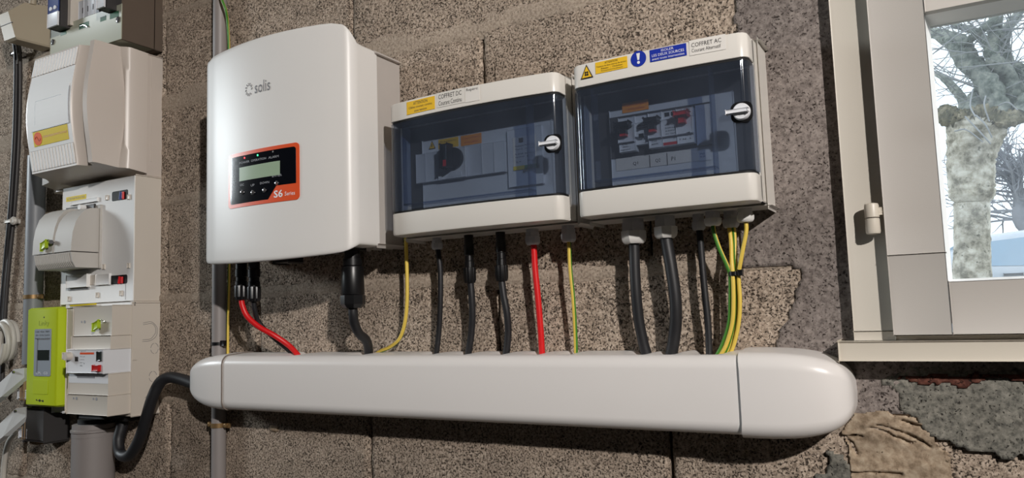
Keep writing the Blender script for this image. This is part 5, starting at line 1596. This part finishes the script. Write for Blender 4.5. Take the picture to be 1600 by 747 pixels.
cable('earth_wire', 'yellow earth wire slanting in from the right above the black tie', [(-0.2089, -0.036, 0.108), (-0.2088, -0.0360, 0.0910), (-0.2143, -0.0350, 0.0690), (-0.2200, -0.0330, 0.0478), (-0.2229, -0.0310, 0.0343), (-0.2234, -0.0300, 0.0039), (-0.2271, -0.0280, -0.0240), (-0.2364, -0.0230, -0.0521), (-0.2456, -0.0190, -0.0684), (-0.2487, -0.0180, -0.0758)], 0.0027, YG, yg(0), group=G)
q0, q1 = (-0.2354, -0.0310, 0.0382), (-0.2195, -0.0310, 0.0373)
tie = MB(); ring = []
for z in (-0.0028, 0.0028):
    pass
zt_ = q0[2]
xa, xb = q0[0], q1[0]
xm, hw = (xa + xb) / 2 - 0.0005, (xb - xa) / 2
out_r = [(xm + (hw - 0.001) * math.cos(a), -0.0305 + 0.0062 * math.sin(a)) for a in np.linspace(0, 2 * math.pi, 28, endpoint=False)]
in_r = [(xm + (hw - 0.0022) * math.cos(a), -0.0305 + 0.0050 * math.sin(a)) for a in np.linspace(0, 2 * math.pi, 28, endpoint=False)]
vs = [(x, y, zt_ + q) for q in (-0.0026, 0.0026) for x, y in out_r] + [(x, y, zt_ + q) for q in (-0.0026, 0.0026) for x, y in in_r]
fs_ = []
for i in range(28):
    j = (i + 1) % 28
    fs_ += [(i, j, 28 + j, 28 + i), (56 + j, 56 + i, 84 + i, 84 + j), (j, i, 56 + i, 56 + j), (28 + i, 28 + j, 84 + j, 84 + i)]
TIE = tag(MB().add(vs, fs_).build('cable_tie', 'black_plastic'), 'black cable tie bundling the yellow green wires below the AC box', 'cable tie')
MB().box(xb - 0.003, xb + 0.003, 0.0315, 0.0375, zt_ - 0.0032, zt_ + 0.0042, 0.0008).build('tie_head', 'black_plastic', TIE)

# thick black cable out of the main breaker, looping into the trunking
cable('mains_cable', 'thick black cable looping from the main breaker up into the trunking end', [(-1.4638, -0.0340, -0.1967), (-1.4657, -0.0380, -0.2115), (-1.4659, -0.0430, -0.2335), (-1.4508, -0.0470, -0.2571), (-1.4146, -0.0520, -0.2552), (-1.3780, -0.0570, -0.2217), (-1.3547, -0.0600, -0.1825), (-1.3361, -0.0600, -0.1419), (-1.3205, -0.0550, -0.1130), (-1.3018, -0.0480, -0.1037), (-1.2728, -0.0430, -0.1074), (-1.2399, -0.0400, -0.1155)], 0.0108, 'black_rubber', n=16)

# slim conduit beside the inverter
CD = thing('conduit', 'slim grey conduit running down the wall behind the inverter left edge', 'conduit', (-1.2035, -0.0145, -0.06))
MB().cyl((-1.2035, -0.0145, -0.064), (-1.2035, -0.0145, 1.25), 0.0132, None, 20).build('pipe_length', 'grey_conduit', CD)
MB().cyl((-1.2035, -0.0145, -0.1545), (-1.2035, -0.0145, -1.44), 0.0132, None, 20).build('pipe_length', 'grey_conduit', CD)
cable('earth_wire', 'thin yellow green wire running down the slim conduit', [(-1.1909, -0.0340, 0.7028), (-1.1852, -0.0340, 0.6557), (-1.1752, -0.0330, 0.6213), (-1.1703, -0.0280, 0.6012), (-1.1767, -0.0180, 0.5751), (-1.1788, -0.0130, 0.5125), (-1.1760, -0.0120, 0.3720), (-1.1774, -0.0120, 0.2097), (-1.1789, -0.0120, 0.0992), (-1.1805, -0.0120, 0.0385), (-1.1809, -0.0130, -0.0217), (-1.1796, -0.0140, -0.0612), (-1.1796, -0.0140, -0.0695)], 0.0026, YG, yg(6), twist=3)


def strap(name, label, cat, x, d, z, r, h, mat, tail=0.0, bolt=False):
    n = 26
    ro = [(x + (r + 0.0014) * math.cos(a), -d + (r + 0.0014) * math.sin(a)) for a in np.linspace(0, 2 * math.pi, n, endpoint=False)]
    ri = [(x + (r + 0.0002) * math.cos(a), -d + (r + 0.0002) * math.sin(a)) for a in np.linspace(0, 2 * math.pi, n, endpoint=False)]
    vs = [(a, b, z + q) for q in (-h, h) for a, b in ro] + [(a, b, z + q) for q in (-h, h) for a, b in ri]
    fs_ = []
    for i in range(n):
        j = (i + 1) % n
        fs_ += [(i, j, n + j, n + i), (2 * n + j, 2 * n + i, 3 * n + i, 3 * n + j), (j, i, 2 * n + i, 2 * n + j), (n + i, n + j, 3 * n + j, 3 * n + i)]
    o = tag(MB().add(vs, fs_).build(name, mat), label, cat)
    if bolt:
        for s_ in (-1, 1):
            MB().box(x + s_ * (r + 0.008) - 0.007, x + s_ * (r + 0.008) + 0.007, max(d - 0.003, 0.001), d + 0.002, z - h, z + h, 0.0006).build('clip_ear', mat, o)
            MB().lathe((x + s_ * (r + 0.009), -d - 0.002, z), (0, -1, 0), [(0, 0.0042), (0.003, 0.0042), (0.0045, 0.002)], 10).build('clip_screw', mat, o)
    if tail:
        MB().box(x + r + 0.0005, x + r + 0.010, d + 0.001, d + 0.008, z - h - 0.0008, z + h + 0.002, 0.0008).build('tie_head', mat, o)
    return o


strap('cable_tie', 'black cable tie round the slim conduit just above the trunking', 'cable tie', -1.2035, 0.0145, -0.0417, 0.0132, 0.0030, 'black_plastic', tail=1)
strap('pipe_clip', 'brass coloured clip on the slim conduit just below the trunking', 'pipe clip', -1.2035, 0.0145, -0.1933, 0.0132, 0.0042, 'brass', bolt=True)
lc = tag(MB().cyl((-1.826, -0.0215, 0.40), (-1.826, -0.0215, -0.082), 0.0195, None, 20).build('conduit', 'blue_grey_conduit'), 'blue grey conduit below the consumer unit, running down behind the green meter', 'conduit')
strap('pipe_clip', 'brass coloured clip on the blue grey conduit above the green meter', 'pipe clip', -1.826, 0.0215, 0.0709, 0.0195, 0.0045, 'brass', bolt=True)
BP = thing('conduit', 'fat grey conduit rising to the underside of the main breaker', 'conduit', (-1.549, -0.043, -0.7))
MB().cyl((-1.549, -0.043, -0.2260), (-1.549, -0.043, -1.44), 0.0405, None, 28).build('pipe_length', 'grey_conduit', BP)
MB().lathe((-1.549, -0.043, -0.2000), (0, 0, -1), [(0, 0.036), (0.001, 0.0400), (0.010, 0.0400), (0.0115, 0.0430), (0.0155, 0.0430), (0.017, 0.0410), (0.0258, 0.0410)], 28).build('pipe_collar', 'grey_conduit', BP)
MB().cyl((-1.549, -0.043, -0.1905), (-1.549, -0.043, -0.2005), 0.030, None, 20).build('cable_core', 'deep_black', BP)

# ---- bits at the far left
JB = thing('junction_box', 'putty coloured junction box with black cables below, top left corner', 'junction box', (-1.90, 0, 0.69))
r0 = [(-1.8650, -0.0850, 0.6704), (-1.8128, -0.0850, 0.6639), (-1.9268, -0.0040, 0.7194), (-1.9822, -0.0040, 0.7263)]
zb_ = r0[1][2]
zt2 = 0.7469
xL, xR = -1.8569, -1.8128
jb = MB()
jb.rings([[(xL + 0.006, -0.002, zb_), (xL + 0.006, -0.078, zb_), (xR - 0.002, -0.078, zb_), (xR + 0.004, -0.002, zb_)],
          [(xL - 0.002, 0.0, zb_ + 0.004), (xL - 0.002, -0.084, zb_ + 0.004), (xR, -0.084, zb_ + 0.004), (xR + 0.006, 0.0, zb_ + 0.004)],
          [(xL - 0.030, 0.0, zt2 - 0.01), (xL - 0.030, -0.086, zt2 - 0.012), (xR - 0.030, -0.086, zt2 - 0.012), (xR + 0.004, 0.0, zt2 - 0.01)],
          [(xL - 0.016, 0.0, zt2 + 0.022), (xL - 0.016, -0.050, zt2 + 0.022), (xR - 0.030, -0.050, zt2 + 0.022), (xR - 0.004, 0.0, zt2 + 0.022)]])
jb.build('case', 'putty_plastic', JB, 25)
MB().box(xL - 0.020, xR - 0.012, 0.0836, 0.0864, (zb_ + zt2) / 2 - 0.0006, (zb_ + zt2) / 2 + 0.0006).build('lid_line', 'ink_grey', JB)
MB().cyl(((xL + xR) / 2 - 0.002, -0.035, zt2 + 0.020), ((xL + xR) / 2 + 0.012, -0.03, 1.1), 0.0075).build('riser_cable', 'putty_plastic', JB)
cable('black_cable', 'black cable running down the far left from the putty box, left of its pale twin', [(-1.9277, -0.0300, 0.7083), (-1.9257, -0.0260, 0.6865), (-1.9317, -0.0200, 0.6605), (-1.9360, -0.0160, 0.5658), (-1.9358, -0.0160, 0.4542), (-1.9414, -0.0160, 0.3445), (-1.9481, -0.0160, 0.2576), (-1.9657, -0.0130, 0.1597), (-1.9749, -0.0130, 0.0674), (-1.9860, -0.0130, -0.0398)], 0.0060, 'black_rubber')
cable('grey_cable', 'dark grey cable beside the black one, bending under the white nail clip', [(-1.9251, -0.0240, 0.7096), (-1.9192, -0.0220, 0.6864), (-1.9276, -0.0140, 0.6613), (-1.9343, -0.0080, 0.5674), (-1.9343, -0.0080, 0.4554), (-1.9399, -0.0080, 0.3454), (-1.9481, -0.0080, 0.2583), (-1.9574, -0.0100, 0.1593), (-1.9666, -0.0100, 0.0670), (-1.9720, -0.0100, -0.0400), (-1.9709, -0.0100, -0.1612)], 0.0052, 'dark_grey_plastic')
tg = MB().tube([(-1.9125, -0.0360, 0.6968), (-1.9090, -0.0330, 0.6810), (-1.9143, -0.0260, 0.6585), (-1.9226, -0.0220, 0.6420)], 0.0016, 6, 5)
tag(tg.build('tie_wire', 'chrome'), 'bright wire twisted on the black cables under the putty box', 'wire')
for (v, nm, lab, cat, mat) in ((83, 'cable_band', 'pale band round the black cables just under the putty box', 'band', 'chrome'), (346, 'nail_clip', 'white nail clip holding the two dark cables at mid height', 'clip', 'white_cable')):
    c_ = (-1.9367, -0.0140, 0.6712) if v == 83 else (-1.9449, -0.0140, 0.2575)
    o = MB().box(c_[0] - 0.014, c_[0] + 0.014, 0.001, 0.024 if v == 83 else 0.022, c_[2] - (0.003 if v == 83 else 0.004), c_[2] + (0.003 if v == 83 else 0.004), 0.0015).build(nm, mat)
    tag(o, lab, cat)
    if v == 346:
        MB().lathe((c_[0] + 0.014, -0.012, c_[2]), (0.3, -1, 0), [(0, 0.009), (0.006, 0.010), (0.010, 0.006)], 14).build('nail_boss', 'white_cable', o)
# white coil
co = MB(); cc = (-1.9096, -0.0360, -0.0317); rr = random.Random(5)
loop = []
for k in range(5 * 20 + 1):
    a = 2 * math.pi * k / 20; t = k / 100
    loop.append((cc[0] + (0.033 + 0.004 * math.sin(3.1 * t * 6)) * math.cos(a) - 0.004, cc[1] - 0.002 + 0.014 * (t - 0.5) * 2 * -1, cc[2] + (0.043 + 0.004 * math.cos(2.3 * t * 6)) * math.sin(a) + 0.003 * math.sin(5 * t)))
co.tube(loop, 0.0056, 10, 2)
tag(co.build('coiled_cable', 'white_cable'), 'coil of white cable hung at the far left edge beside the green meter', 'cable')
cable('white_cable', 'white cable rising at the bottom left corner below the grey lids', [(-1.8696, -0.0300, -0.2371), (-1.8992, -0.0280, -0.2591), (-1.9217, -0.0240, -0.2930), (-1.9351, -0.0200, -0.3426), (-1.9334, -0.0200, -0.4221)], 0.0058, 'white_cable')
# two grey service boxes with lids hanging askew
for (k, lab, A) in ((0, 'grey service box with askew lid, upper of the two beside the green meter', [(-1.8678, -0.1000, -0.1512), (-1.7951, -0.0750, -0.0896), (-1.7924, -0.0550, -0.0884), (-1.7914, -0.0550, -0.1095), (-1.7983, -0.0980, -0.1469), (-1.8493, -0.1080, -0.1802)]),
                    (1, 'grey service box with askew lid, lower of the two beside the dark box', [(-1.8623, -0.1000, -0.2400), (-1.7830, -0.0750, -0.1739), (-1.7830, -0.0550, -0.1737), (-1.7820, -0.0550, -0.1945), (-1.7858, -0.0980, -0.2309), (-1.8439, -0.1080, -0.2678)])):
    S = thing('service_box', lab, 'box', (A[2][0], 0, A[4][2]))
    lid = MB(); lid.rings([A, [(p[0] - 0.004, p[1] + 0.016, p[2] - 0.001) for p in A]]); lid.build('lid', 'service_grey', S, 30)
    MB().cyl((A[1][0] + 0.002, A[1][1] - 0.001, A[1][2] - 0.006), (A[1][0] + 0.002, A[1][1] - 0.004, A[1][2] - 0.006), 0.003).build('lid_screw', 'chrome', S)
    MB().box(A[4][0] - 0.012, A[2][0] - 0.004, 0.0, 0.052, A[4][2] - 0.012, A[2][2] - 0.012, 0.002).build('body', 'wood_chip', S)
    MB().box(A[2][0] - 0.030, A[2][0] + 0.002, 0.010, 0.050, A[3][2] - 0.046, A[3][2] - 0.030, 0.003).build('cable_boss', 'module_grey', S)
    MB().box(A[4][0] - 0.004, A[4][0] + 0.020, 0.006, 0.040, A[4][2] - 0.026, A[4][2] - 0.013, 0.001).build('terminal_strip', 'wood_chip', S)
DB = thing('wall_box', 'dark grey wall box directly beneath the green meter', 'box', (-1.79, 0, -0.25))
xa_, xb_, za_, zb2 = -1.7934, -1.7109, -0.2476, -0.1761
zb2 = min(zb2, -0.171)
MB().box(xa_, xb_, 0.0, 0.050, za_, zb2, 0.004, 3).build('case', 'dark_grey_plastic', DB)
MB().box(xa_ + 0.004, xb_ - 0.004, 0.050, 0.0525, za_ + 0.004, zb2 - 0.004, 0.001).build('lid', 'dark_grey_plastic', DB)
